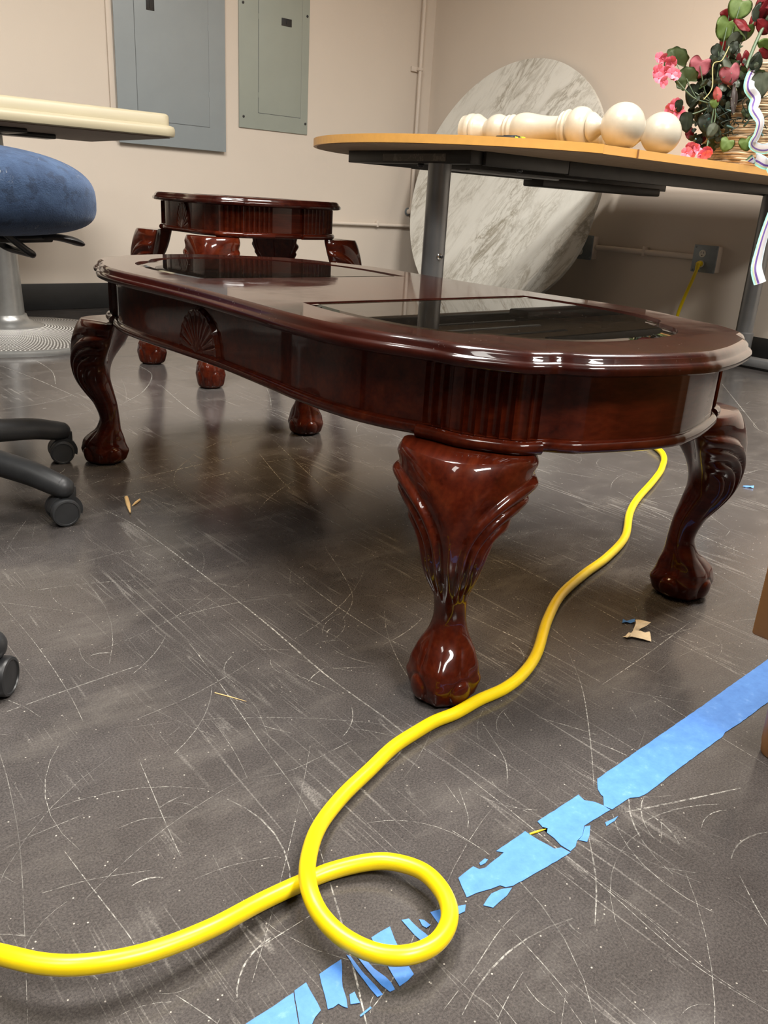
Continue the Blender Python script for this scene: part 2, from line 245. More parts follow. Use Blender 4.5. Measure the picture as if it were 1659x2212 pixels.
def mat_top():
    m, nt, b = node_mat('lacquered_table_top', (.05,.01,.006), .3, spec=.08, coat=1., coat_rough=.06)
    v = coords(nt, (20,1.3,14)); n = noise_tex(nt, v, 3.0, 5, .62, .4)
    c = ramp(nt, n, [(.25, (.009,.0012,.0008)), (.5, (.019,.0024,.0013)), (.78, (.033,.0052,.0026))])
    dust = ramp(nt, noise_tex(nt, coords(nt), 260, 2, .8), [(.68, (0,0,0)), (.74, (1,1,1))])
    area = ramp(nt, noise_tex(nt, coords(nt, (1,1,1)), 5.5, 4, .7), [(.42, (0,0,0)), (.62, (1,1,1))])
    c = mix(nt, math_n(nt, 'MULTIPLY', math_n(nt, 'MULTIPLY', dust, area), .5), c, (.4,.36,.33))
    nt.links.new(c, b.inputs['Base Color'])
    nt.links.new(ramp(nt, noise_tex(nt, coords(nt), 9, 5, .7), [(.4, (.02,.02,.02)), (.75, (.12,.12,.12))]), b.inputs['Coat Roughness'])
    return m
def mat_glass():
    m = bpy.data.materials.new('smoked_bronze_glass'); m.use_nodes = True; nt = m.node_tree
    nt.nodes.remove(nt.nodes['Principled BSDF']); out = nt.nodes['Material Output']
    t = N(nt, 'ShaderNodeBsdfTransparent'); t.inputs[0].default_value = (.62,.53,.40,1)
    g = N(nt, 'ShaderNodeBsdfGlossy'); g.inputs['Roughness'].default_value = .012; g.inputs[0].default_value = (1,1,1,1)
    fr = N(nt, 'ShaderNodeFresnel'); fr.inputs[0].default_value = 1.52
    s = N(nt, 'ShaderNodeMixShader'); nt.links.new(fr.outputs[0], s.inputs[0]); nt.links.new(t.outputs[0], s.inputs[1]); nt.links.new(g.outputs[0], s.inputs[2])
    d = N(nt, 'ShaderNodeBsdfDiffuse'); d.inputs[0].default_value = (.32,.29,.25,1)
    v = coords(nt); dn = ramp(nt, noise_tex(nt, v, 300, 2, .8), [(.69, (0,0,0)), (.74, (1,1,1))])
    f = math_n(nt, 'ADD', math_n(nt, 'MULTIPLY', dn, .35), .004)
    s2 = N(nt, 'ShaderNodeMixShader'); nt.links.new(f, s2.inputs[0]); nt.links.new(s.outputs[0], s2.inputs[1]); nt.links.new(d.outputs[0], s2.inputs[2])
    nt.links.new(s2.outputs[0], out.inputs[0])
    return m
def mat_marble():
    m, nt, b = node_mat('white_marble_laminate', (.7,.68,.63), .38, spec=.4)
    v = coords(nt, (1,1,1), (-.6,0,0))
    v2 = N(nt, 'ShaderNodeMapping'); v2.inputs['Scale'].default_value = (1,3.4,1.0); nt.links.new(v, v2.inputs[0]); vv = v2.outputs[0]
    a = noise_tex(nt, vv, 3.0, 9, .62, .6); d = math_n(nt, 'ABSOLUTE', math_n(nt, 'SUBTRACT', a, .5))
    ve = ramp(nt, d, [(0, (1,1,1)), (.03, (.25,.25,.25)), (.085, (0,0,0))])
    a2 = noise_tex(nt, vv, 6.5, 9, .65, .5); d2 = math_n(nt, 'ABSOLUTE', math_n(nt, 'SUBTRACT', a2, .52))
    ve2 = ramp(nt, d2, [(0, (1,1,1)), (.05, (0,0,0))])
    k = ramp(nt, noise_tex(nt, vv, 1.7, 3), [(.4, (.05,.05,.05)), (.65, (1,1,1))])
    c = mix(nt, math_n(nt, 'MULTIPLY', math_n(nt, 'MULTIPLY', ve, k), .80), (.78,.77,.71), (.25,.21,.14))
    c = mix(nt, math_n(nt, 'MULTIPLY', math_n(nt, 'MULTIPLY', ve2, k), .55), c, (.30,.27,.2))
    nt.links.new(c, b.inputs['Base Color'])
    return m
def mat_fabric():
    m, nt, b = node_mat('blue_wool_fabric', (.02,.045,.12), .9, spec=.15)
    v = coords(nt); n = noise_tex(nt, v, 22, 5, .7, .6); f = noise_tex(nt, v, 420, 2)
    c = ramp(nt, n, [(.3, (.014,.025,.052)), (.55, (.028,.049,.095)), (.75, (.042,.07,.125))])
    blot = ramp(nt, noise_tex(nt, v, 40, 3, .6), [(.57, (0,0,0)), (.62, (1,1,1))])
    c = mix(nt, math_n(nt, 'MULTIPLY', blot, .4), c, (.008,.009,.014))
    li = noise_tex(nt, coords(nt, (30,4,9), (.4,.9,.3)), 3, 2, .5, 2.); d = math_n(nt, 'ABSOLUTE', math_n(nt, 'SUBTRACT', li, .5))
    lint = math_n(nt, 'MULTIPLY', ramp(nt, d, [(0, (1,1,1)), (.012, (0,0,0))]), ramp(nt, noise_tex(nt, v, 19, 2), [(.56, (0,0,0)), (.62, (1,1,1))]))
    c = mix(nt, math_n(nt, 'MULTIPLY', lint, .5), c, (.5,.5,.48))
    nt.links.new(c, b.inputs['Base Color']); b.inputs['Sheen Weight'].default_value = .2; b.inputs['Sheen Tint'].default_value = (.5,.6,.85,1)
    bump(nt, b, f, .4, .002)
    return m
def simple(name, col, rough=.5, metal=0., var=.12, scale=30, spec=.5, coat=0., bmp=0.):
    m, nt, b = node_mat(name, col, rough, metal, spec, coat)
    v = coords(nt); n = noise_tex(nt, v, scale, 4, .6)
    nt.links.new(ramp(nt, n, [(.3, tuple(x*(1-var) for x in col)), (.7, tuple(min(1, x*(1+var)) for x in col))]), b.inputs['Base Color'])
    if bmp: bump(nt, b, noise_tex(nt, v, scale*8, 2), bmp, .001)
    return m
def mat_worn(name, col, wear, scale=9, rough=.4, thr=.66):
    m, nt, b = node_mat(name, col, rough)
    v = coords(nt); n = noise_tex(nt, v, scale, 6, .7, .5)
    c = mix(nt, ramp(nt, n, [(thr, (0,0,0)), (thr+.06, (1,1,1))]), col, wear)
    c = mix(nt, .4, c, ramp(nt, noise_tex(nt, coords(nt, (2,20,20)), 3, 4), [(.3, tuple(x*.86 for x in col)), (.7, tuple(min(1, x*1.08) for x in col))]))
    nt.links.new(c, b.inputs['Base Color']); return m
def mat_tape():
    m, nt, b = node_mat('blue_masking_tape', (.05,.22,.62), .55)
    v = coords(nt); n = noise_tex(nt, v, 60, 5, .7)
    c = ramp(nt, n, [(.3, (.043,.165,.48)), (.6, (.064,.212,.56)), (.78, (.16,.32,.64))])
    nt.links.new(c, b.inputs['Base Color']); bump(nt, b, noise_tex(nt, v, 500, 2), .2, .0005); return m
def mat_leaf(name, a, b_, rough=.5):
    m, nt, b = node_mat(name, a, rough)
    v = coords(nt); n = noise_tex(nt, v, 45, 4, .6)
    nt.links.new(ramp(nt, n, [(.3, a), (.7, b_)]), b.inputs['Base Color']); return m
M_FLOOR, M_SCR = mat_floor(), mat_scratch()
M_WALL = mat_wall('beige_wall_paint', (.68,.60,.515))
M_CEIL = simple('white_ceiling_tile', (.62,.60,.56), .9, var=.05)
M_BASE = simple('black_rubber_baseboard', (.012,.0125,.013), .42, var=.2)
M_WOOD, M_TOP, M_GLASS, M_MARBLE, M_FAB = mat_wood_cherry(), mat_top(), mat_glass(), mat_marble(), mat_fabric()
M_DARKGAP = simple('dark_groove', (.008,.007,.006), .8); M_SEAM = simple('grey_seam', (.10,.11,.115), .7)
M_BLUEGREY = simple('blue_grey_enamel', (.29,.325,.34), .42, var=.04, scale=5)
M_GREENGREY = simple('green_grey_enamel', (.33,.36,.315), .42, var=.04, scale=5)
M_BLACK = simple('black_plastic', (.018,.0185,.02), .38, var=.2)
M_CHARC = simple('charcoal_plastic', (.028,.029,.031), .45, var=.2, bmp=.1)
M_STEEL = simple('grey_painted_steel', (.205,.21,.215), .34, metal=.55, var=.08, scale=12)
M_DSTEEL = simple('dark_painted_steel', (.022,.021,.019), .45, metal=.2, var=.2)
M_SILVER = simple('silver_cast_metal', (.40,.40,.39), .35, metal=.75, var=.08)
M_CHROME = simple('chrome', (.75,.74,.72), .08, metal=1., var=.03)
M_DESK = mat_worn('maple_laminate', (.60,.31,.075), (.85,.62,.32), 26, .38, .70)
M_DESKU = simple('desk_underside', (.36,.26,.17), .7)
M_CREAM = mat_worn('cream_painted_wood', (.40,.355,.245), (.5,.38,.2), 10, .4, .70)
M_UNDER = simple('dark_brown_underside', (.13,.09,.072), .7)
M_IVORY = mat_worn('ivory_enamel', (.42,.385,.31), (.35,.30,.21), 13, .28, .74)
M_YEL = simple('yellow_cord_jacket', (.74,.54,.003), .33, var=.05, scale=50)
M_TAPE = mat_tape()
M_OAK = mat_worn('honey_oak', (.30,.135,.042), (.38,.19,.07), 8, .42, .6)
M_PAPER = simple('crumpled_paper', (.60,.49,.33), .8, var=.15, scale=60)
M_WOODCHIP = simple('raw_wood_splinter', (.68,.45,.2), .8)
M_BOXGREY = simple('galvanised_box', (.24,.27,.29), .5, metal=.4)
M_WHITEP = simple('ivory_plastic', (.72,.69,.62), .4, var=.03)
M_PIPE = mat_wall('painted_conduit', (.70,.615,.53))
# ------------------------------------------------------------------ room
X1, Y1, X0, Y0 = 3.73, 4.13, -6.5, -7.0
bm = new_bm()
f = bm.faces.new([bm.verts.new(p) for p in ((X0,Y0,0),(X1,Y0,0),(X1,Y1,0),(X0,Y1,0))])
box(bm, (X0,Y0,-.1), (X1,Y1,-.002))
for hw, pts in SCRATCH:
    ribbon(bm, catmull([(p[0],p[1],0) for p in pts], 10), hw*.5, .0004, 1)
for k in range(620):
    d = random.uniform(.35, 3.6)**1.0; a = random.uniform(-.62, .62) + .712
    x, y = d*math.sin(a), d*math.cos(a)
    L = random.choice([.02,.03,.04,.06,.09,.13,.2,.3])*random.uniform(.6,1.2); th = random.choice([.3,1.0,1.9,2.5,random.uniform(0,PI)])+random.uniform(-.25,.25); cv = random.uniform(-1.2,1.2)
    pts = []
    for i in range(7):
        pts.append((x, y, 0)); x += L/6*math.cos(th); y += L/6*math.sin(th); th += cv/6
    if max(p[0] for p in pts) > X1-.02 or max(p[1] for p in pts) > Y1-.02: continue
    ribbon(bm, pts, random.choice([.0002,.0003,.0003,.0005,.0008]), .0003, 1)
struct(obj('floor', bm, None, smooth=False, mats=[M_FLOOR, M_SCR]))
def slab(name, lo, hi, mat):
    b = new_bm(); box(b, lo, hi); return struct(obj(name, b, mat, smooth=False))
slab('wall_left', (X0-.1, Y1, -.1), (X1+.1, Y1+.1, CEIL+.1), M_WALL)
slab('wall_right', (X1, Y0-.1, -.1), (X1+.1, Y1, CEIL+.1), M_WALL)
slab('wall_back', (X0-.1, Y0-.1, -.1), (X1, Y0, CEIL+.1), M_WALL)
slab('wall_side', (X0-.1, Y0, -.1), (X0, Y1, CEIL+.1), M_WALL)
slab('ceiling', (X0-.1, Y0-.1, CEIL), (X1+.1, Y1+.1, CEIL+.1), M_CEIL)
def baseboard(name, lo, hi):
    b = new_bm(); box(b, lo, hi, .003); return struct(obj(name, b, M_BASE))
baseboard('baseboard_left', (X0, Y1-.009, 0), (X1-.009, Y1, .121))
baseboard('baseboard_right', (X1-.009, Y0, 0), (X1, Y1, .100))
M_LAMP = bpy.data.materials.new('lit_diffuser'); M_LAMP.use_nodes = True
_b = M_LAMP.node_tree.nodes['Principled BSDF']; _b.inputs['Base Color'].default_value = (.8,.8,.8,1)
_b.inputs['Emission Color'].default_value = (1,.955,.87,1); _b.inputs['Emission Strength'].default_value = 5.0
for i, (x, y, wt) in enumerate(LAMPS):
    lamp(x, y, wt)
    t = thing('ceiling_light', 'recessed rectangular ceiling light %s' % ['above the coffee table', 'above the wooden cabinet near the desk', 'behind the camera', 'left of the camera beyond the office chair'][i], 'ceiling light', (x, y, CEIL), group='ceiling lights')
    b = new_bm(); box(b, (-.59,-.29,-.03), (.59,.29,-.02)); obj('diffuser', b, M_LAMP, t, False)
    b = new_bm()
    for lo, hi in (((-.61,-.31,-.035),(-.59,.31,0)), ((.59,-.31,-.035),(.61,.31,0)), ((-.59,-.31,-.035),(.59,-.29,0)), ((-.59,.29,-.035),(.59,.31,0))): box(b, lo, hi)
    obj('frame', b, M_WHITEP, t, False)
# ------------------------------------------------------------------ electrical panels
def panel(name, label, x0, x1, z0, z1, mat, door, depth, latch, screws, hinge, strip=False):
    t = thing(name, label, 'electrical panel', ((x0+x1)/2, Y1, z0)); cx = (x0+x1)/2
    W = (x1-x0)/2; H = z1-z0
    b = new_bm(); box(b, (-W, -depth, 0), (W, -depth+.006, H), .002)
    if depth > .012: box(b, (-W+.012, -depth+.006, .012), (W-.012, 0, H-.012))
    else: box(b, (-W+.004, -depth+.006, .004), (W-.004, 0, H-.004))
    obj('cover', b, mat, t)
    dx0, dx1, dz0 = door[0]-cx, door[1]-cx, door[2]-z0
    b = new_bm(); box(b, (dx0-.0022, -depth-.0004, dz0-.0022), (dx1+.0012, -depth+.002, H-.03)); obj('door_gap', b, M_SEAM, t, False)
    b = new_bm(); box(b, (dx0, -depth-.0016, dz0), (dx1, -depth+.002, H-.032), .001)
    d = obj('door', b, mat, t)
    lx0, lx1, lz0, lz1 = latch
    b = new_bm(); box(b, (lx0-cx, -depth-.004, lz0-z0), (lx1-cx, -depth-.001, lz1-z0), .001)
    box(b, ((lx0+lx1)/2-cx-.004, -depth-.006, lz0-z0+.008), ((lx0+lx1)/2-cx+.002, -depth-.003, lz1-z0-.004), .001)
    obj('latch', b, M_BLACK, d)
    for sx, sz in screws:
        b = new_bm(); lathe(b, [(.0065,0),(.0065,.002),(.003,.0035),(.0005,.0036)], 14, Matrix.Translation((sx-cx, -depth, sz-z0)) @ Matrix.Rotation(PI/2, 4, 'X')); obj('screw', b, M_BLACK, t)
    for hx, hz in hinge:
        b = new_bm(); box(b, (hx-cx-.004, -depth-.003, hz-z0-.012), (hx-cx+.001, -depth, hz-z0+.012), .001); obj('hinge', b, mat, t)
    if strip:
        b = new_bm(); box(b, (-W-.028, -.012, .012), (-W-.002, 0, H), .002); obj('side_flange', b, M_PIPE, t)
    return t
panel('electrical_panel', 'large blue-grey electrical panel on the wall behind the cream-edged table', 1.757, 2.325, .765, 1.95, M_BLUEGREY, (1.856, 2.232, .873), .026, (1.915, 1.955, 1.337, 1.44), [], [(2.232, 1.02), (2.232, 1.31)], True)
panel('electrical_panel', 'narrower green-grey electrical panel with black latch and four corner screws', 2.413, 2.838, .891, 1.85, M_GREENGREY, (2.527, 2.79, .970), .008, (2.662, 2.724, 1.390, 1.425), [(2.436, 1.456), (2.822, 1.456), (2.438, .944), (2.823, .944)], [(2.528, 1.41), (2.528, 1.053)])
# ------------------------------------------------------------------ conduit
t = thing('conduit_pipe', 'painted vertical conduit running down the wall beside the room corner', 'pipe', (3.612, Y1-.03, .53))
b = new_bm(); tube(b, [(0,0,.012),(0,0,2.3)], .0105, 14); obj('pipe', b, M_PIPE, t)
b = new_bm(); tube(b, catmull([(0,0,.02),(0,0,.004),(-.003,.008,-.006),(-.004,.03,-.008)], 5), .0155, 14); sphere(b, (0,0,.002), .018); obj('elbow', b, M_PIPE, t)
b = new_bm(); lathe(b, [(.024,0),(.024,.004),(.016,.008)], 18, Matrix.Translation((-.004,.029,-.008)) @ Matrix.Rotation(PI/2,4,'X')); obj('escutcheon', b, M_BOXGREY, t)
b = new_bm(); box(b, (-.05,.016,.765), (.035,.03,.792), .002); box(b, (-.016,-.013,.77), (.016,.018,.787), .004); obj('clamp', b, M_PIPE, t)
t = thing('conduit_pipe', 'painted horizontal conduit low on the wall behind the small table', 'pipe', (2.55, Y1-.016, .442))
b = new_bm(); tube(b, [(0,0,0),(1.06,0,-.004)], .0095, 12); obj('pipe', b, M_PIPE, t)
b = new_bm(); box(b, (.80,-.012,-.016), (.812,.016,.02), .003); obj('strap', b, M_PIPE, t)
t = thing('conduit_pipe', 'painted horizontal conduit between the two outlet boxes on the right wall', 'pipe', (X1-.022, 2.185, .415))
b = new_bm(); tube(b, [(0,0,0),(0,.565,0)], .0135, 12); obj('pipe', b, M_PIPE, t)
b = new_bm(); box(b, (-.016,.27,-.02), (.022,.282,.026), .003); obj('strap', b, M_PIPE, t)
def outlet(label, yc, zc, loose):
    t = thing('outlet_box', label, 'outlet', (X1, yc, zc))
    b = new_bm(); box(b, (-.045,-.058,-.057), (0,.058,.057), .004); obj('back_box', b, M_PIPE, t)
    b = new_bm(); box(b, (-.052,-.06,-.06), (-.043,.06,.06), .003)
    for sy in (-.05,.05):
        for sz in (-.05,.05): sphere(b, (-.052,sy,sz), .005, 10, 6, (.5,1,1))
    cp = obj('cover_plate', b, M_BOXGREY, t)
    for sz in (-.0225, .0225):
        b = new_bm(); lathe(b, [(.0165,0),(.0165,.003),(.0155,.004)], 24, Matrix.Translation((-.052,.012,sz)) @ Matrix.Rotation(-PI/2,4,'Y')); r = obj('receptacle', b, M_WHITEP, t)
        for sy in (-.0065,.0065):
            b = new_bm(); box(b, (-.0568,.012+sy-.001,sz), (-.0555,.012+sy+.001,sz+.009)); obj('slot', b, M_DARKGAP, r)
        b = new_bm(); sphere(b, (-.0558,.012,sz-.008), .0028, 8, 6, (.4,1,1)); obj('slot', b, M_DARKGAP, r)
    return t
outlet('grey outlet box on the right wall with the yellow cord plugged in', 2.122, .412, 0)
outlet('grey outlet box half hidden behind the leaning marble tabletop', 2.815, .412, 0)
# ------------------------------------------------------------------ marble tabletop leaning on the right wall
t = thing('tabletop', 'round white marble-patterned tabletop leaning on the right wall', 'tabletop', (3.355, 3.31, 0))
lean = math.atan(.25); RM = .668
Mp = Matrix.Rotation(lean, 4, 'Y')
def mpt(y, s, off): return Mp @ Vector((-off, y, s))
# crease line chord on the lower right (towards -y, low); leaf folded back behind it
ca = Vector((-.70, .66)); cb = Vector((-.29, .10))
cd = (cb-ca).normalized(); cn = Vector((-cd.y, cd.x))
if cn.dot(Vector((.0, .69))-ca) < 0: cn = -cn
pts = []
for k in range(220):
    a = 2*PI*k/220; p = Vector((RM*math.cos(a), .69+RM*math.sin(a)))
    pts.append(p)
def clip(P, sign):
    out = []
    for i in range(len(P)):
        p, q = P[i], P[(i+1) % len(P)]; dp, dq = sign*cn.dot(p-ca), sign*cn.dot(q-ca)
        if dp >= 0: out.append(p)
        if dp*dq < 0: out.append(p + (q-p)*(dp/(dp-dq)))
    return out
main = clip(pts, 1); leaf = clip(pts, -1)
def slab_poly(P, th, fold=0., grow=1.):
    b = new_bm(); A = []; B = []
    for p in P:
        dd = cn.dot(p-ca); q = p; off = 0
        if fold and dd < 0:
            q = p - cn*dd + cn*dd*math.cos(fold)*grow; off = dd*math.sin(fold)*grow
        A.append(b.verts.new(mpt(q.x, q.y, .0+off))); B.append(b.verts.new(mpt(q.x, q.y, -th+off)))
    n = len(A)
    for i in range(n): b.faces.new((A[i], A[(i+1)%n], B[(i+1)%n], B[i]))
    fs = [b.faces.new(A), b.faces.new(B)]
    bmesh.ops.triangulate(b, faces=fs)
    return b
obj('panel', slab_poly(main, .024), M_MARBLE, t, angle=30)
obj('drop_leaf', slab_poly(leaf, .020, .50, 1/math.cos(.5)), M_MARBLE, t, angle=30)
# ------------------------------------------------------------------ desk
t = thing('desk', 'maple-topped office desk with round end on grey steel posts', 'desk', (2.2, 1.9, 0))
def rel(p): return (p[0]-2.2, p[1]-1.9)
out = []
cx, cy, R = 2.15, 2.02, .605
for k in range(61):
    a = math.radians(249 - k*(249-92)/60); out.append(rel((cx+R*math.cos(a), cy+R*math.sin(a))))
out += [rel(p) for p in ((3.66,2.625),(3.66,1.462),(1.95,1.466))]
b = new_bm(); A, B = prism(b, out, .727, .749)
obj('desktop', b, None, t, False, mats=[M_DESK])
o_ = t.children[-1] if t.children else None
b = new_bm(); prism(b, [(p[0]*.985, p[1]*.985) for p in out], .7255, .7275); obj('underside', b, M_DESKU, t, False)
fx0, fx1, fy0, fy1 = 1.79-2.2, 3.60-2.2, 1.795-1.9, 2.36-1.9
def beam(name, lo, hi, bev=.002): 
    b = new_bm(); box(b, lo, hi, bev); return obj(name, b, M_DSTEEL, t)
e = beam('end_beam', (fx0, fy0, .690), (fx0+.05, fy1, .7255))
b = new_bm(); box(b, (fx0-.0012, fy0+.10, .6955), (fx0+.001, fy1-.18, .716)); obj('inset_plate', b, mat_worn('worn_label_plate', (.055,.045,.035), (.16,.13,.1), 30, .4, .5), e)
beam('side_beam', (fx0+.05, fy0-.012, .688), (fx0+.42, fy0+.004, .7255)); beam('side_beam', (fx0+.423, fy0-.012, .684), (fx1, fy0+.004, .7255)); beam('side_beam', (fx0+.05, fy1-.03, .690), (fx1, fy1, .7255))
beam('cable_tray', (fx0+.75, fy1-.20, .660), (fx1-.3, fy1-.10, .690), .006)
for k in range(3):
    b = new_bm(); box(b, (fx0+.05, fy0+.05+k*.12, .676), (fx0+.60, fy0+.066+k*.12, .680)); obj('tray_bar', b, M_STEEL if k%2 else M_DSTEEL, t)
for k, (sx, sy) in enumerate([(-.02,.14),(-.02,.24),(.18,.02)]):
    b = new_bm(); sphere(b, (fx0+.05+sx, fy0+sy, .686), .011, 12, 8, (1,1,.7)); obj('bolt', b, M_BLACK, t)
for px, py in ((1.815, 1.945), (3.485, 1.765)):
    x, y = px-2.2, py-1.9
    b = new_bm(); lathe(b, [(.040,.03),(.040,.14),(.0345,.145),(.0345,.690)], 36, Matrix.Translation((x,y,0))); p = obj('post', b, M_STEEL, t)
    b = new_bm(); box(b, (x-.035, y-.42, .008), (x+.035, y+.35, .045), .012); obj('foot_bar', b, M_STEEL, t)
    if px < 2:
        d = Vector((-px, -py, 0)).normalized(); d = Matrix.Rotation(.55, 3, 'Z') @ d; c = Vector((x,y,.430)) + d*.034
        q = d.to_track_quat('Z','Y').to_matrix().to_4x4()
        b = new_bm(); lathe(b, [(.009,0),(.009,.004),(.006,.006)], 16, Matrix.Translation(c) @ q); k = obj('bolt', b, M_CHROME, p)
        b = new_bm(); lathe(b, [(.0045,0),(.0045,.012),(.003,.013)], 12, Matrix.Translation(c + d*.005) @ q); obj('bolt_tip', b, M_BLACK, k)
b = new_bm(); box(b, (2.098-2.2, 1.4668-1.9, .727), (2.100-2.2, 1.4605-1.9, .7494)); box(b, (2.0985-2.2, 1.4655-1.9, .7485), (2.0998-2.2, 2.2-1.9, .7493)); obj('seam', b, simple('dark_edge_joint', (.22,.10,.03), .7), t, False)  # dark joint line between the edge-band pieces
# ------------------------------------------------------------------ turned posts on the desk
def newel(label, loc, rz, tilt, sc_=1.0):
    t = thing('newel_post', label, 'post', loc, rz, group='turned posts lying on the desk')
    M = Matrix.Rotation(-PI/2, 4, 'X') @ Matrix.Scale(sc_, 4)
    def part(name, prof, seg=48):
        b = new_bm(); lathe(b, [(r, z) for r, z in prof], seg, Matrix.Rotation(tilt, 4, 'X') @ M); return obj(name, b, M_IVORY, t, angle=35)
    r = .0605
    part('ball', [(max(.0006, r*math.sin(PI*k/24)), -r*math.cos(PI*k/24)) for k in range(25)])
    prof = catmull([(.018,.052,0),(.019,.060,0),(.024,.070,0),(.034,.083,0),(.0375,.088,0)], 5); 
    pr = [(p.x, p.y) for p in prof] + [(.039,.091),(.0385,.096),(.033,.098),(.034,.099)]
    pr += [(p.x, p.y) for p in catmull([(.042,.101,0),(.050,.110,0),(.0545,.125,0),(.053,.140,0),(.046,.153,0),(.040,.158,0)], 5)]
    pr += [(.040,.160),(.046,.162),(.0485,.167),(.047,.172),(.041,.175),(.042,.178),(.044,.182),(.041,.187),(.033,.190)]
    pr += [(p.x, p.y) for p in catmull([(.0325,.193,0),(.032,.210,0),(.0335,.235,0),(.037,.262,0),(.0425,.290,0),(.0445,.310,0),(.0425,.328,0),(.036,.343,0)], 5)]
    pr += [(.038,.346),(.041,.351),(.040,.356),(.035,.358),(.037,.361),(.040,.366),(.038,.371),(.034,.373)]
    pr += [(p.x, p.y) for p in catmull([(.034,.375,0),(.040,.388,0),(.0435,.402,0),(.041,.420,0),(.032,.436,0),(.029,.444,0)], 5)]
    pr += [(p.x, p.y) for p in catmull([(.031,.450,0),(.038,.462,0),(.043,.472,0)], 5)] + [(.045,.474),(.047,.480),(.0465,.486),(.043,.489),(.046,.491),(.0485,.498),(.0475,.506),(.044,.512),(.0435,.525),(.002,.526)]
    part('shaft', pr)
    return t
newel('ivory turned post with a ball end, nearest of two lying on the desk', (2.108, 1.532, .749+.0605), .19, math.radians(-1.2))
newel('ivory turned post lying behind the nearer one, only its ball showing', (2.292, 1.530, .749+.0575), .19, math.radians(-1.0), .95)
t = thing('tape_measure', 'small black and lime-green tool lying by the ivory posts', 'tool', (1.845, 1.70, .749), .25)
b = new_bm(); box(b, (-.042,-.028,0), (.042,.028,.013), .004); box(b, (-.012,-.02,.013), (.03,.02,.0165), .002); obj('body', b, M_BLACK, t)
ML = simple('lime_plastic', (.55,.75,.02), .4)
for lo, hi in (((-.030,-.0292,.003), (-.016,-.02,.0115)), ((.010,-.0292,.002), (.026,-.02,.0145))):
    b = new_bm(); box(b, lo, hi, .001); obj('lime_grip', b, ML, t)
# ------------------------------------------------------------------ white table with silver pedestal
t = thing('table', 'cream-edged table top left on a silver pedestal', 'table', (.98, 3.42, 0))
def rrect(x0, x1, y0, y1, r, n=8):
    P = []
    for cx, cy, a0 in ((x1-r,y1-r,0),(x0+r,y1-r,PI/2),(x0+r,y0+r,PI),(x1-r,y0+r,1.5*PI)):
        for k in range(n+1): P.append((cx+r*math.cos(a0+k*PI/2/n), cy+r*math.sin(a0+k*PI/2/n)))
    return P
def slabprof(b, x0, x1, y0, y1, r, prof):
    rings = []
    for ins, z in prof:
        rings.append([b.verts.new((p[0], p[1], z)) for p in rrect(x0+ins, x1-ins, y0+ins, y1-ins, max(r-ins, .004))])
    n = len(rings[0])
    for a, c in zip(rings, rings[1:]):
        for i in range(n): b.faces.new((a[i], a[(i+1)%n], c[(i+1)%n], c[i]))
    b.faces.new(rings[0]); b.faces.new(rings[-1])
tx0, tx1, ty0, ty1 = -1.35-.98, 1.468-.98, 2.895-3.42, 3.745-3.42  # left end stretched out of view to shade floor mirrored in the apron
b = new_bm()
slabprof(b, tx0, tx1, ty0, ty1, .05, [(.012,.741),(.003,.744),(0,.752),(0,.766),(.004,.774),(.012,.777),(.020,.7785),(.020,.806),(.024,.812),(.032,.815)])
tp = obj('tabletop', b, M_CREAM, t, angle=50)
tp.rotation_euler = (0, 0, -.03)
b = new_bm(); slabprof(b, tx0, tx1, ty0, ty1, .05, [(.018,.7385),(.018,.7408)]); u = obj('underside', b, M_UNDER, t); u.rotation_euler = (0,0,-.03)
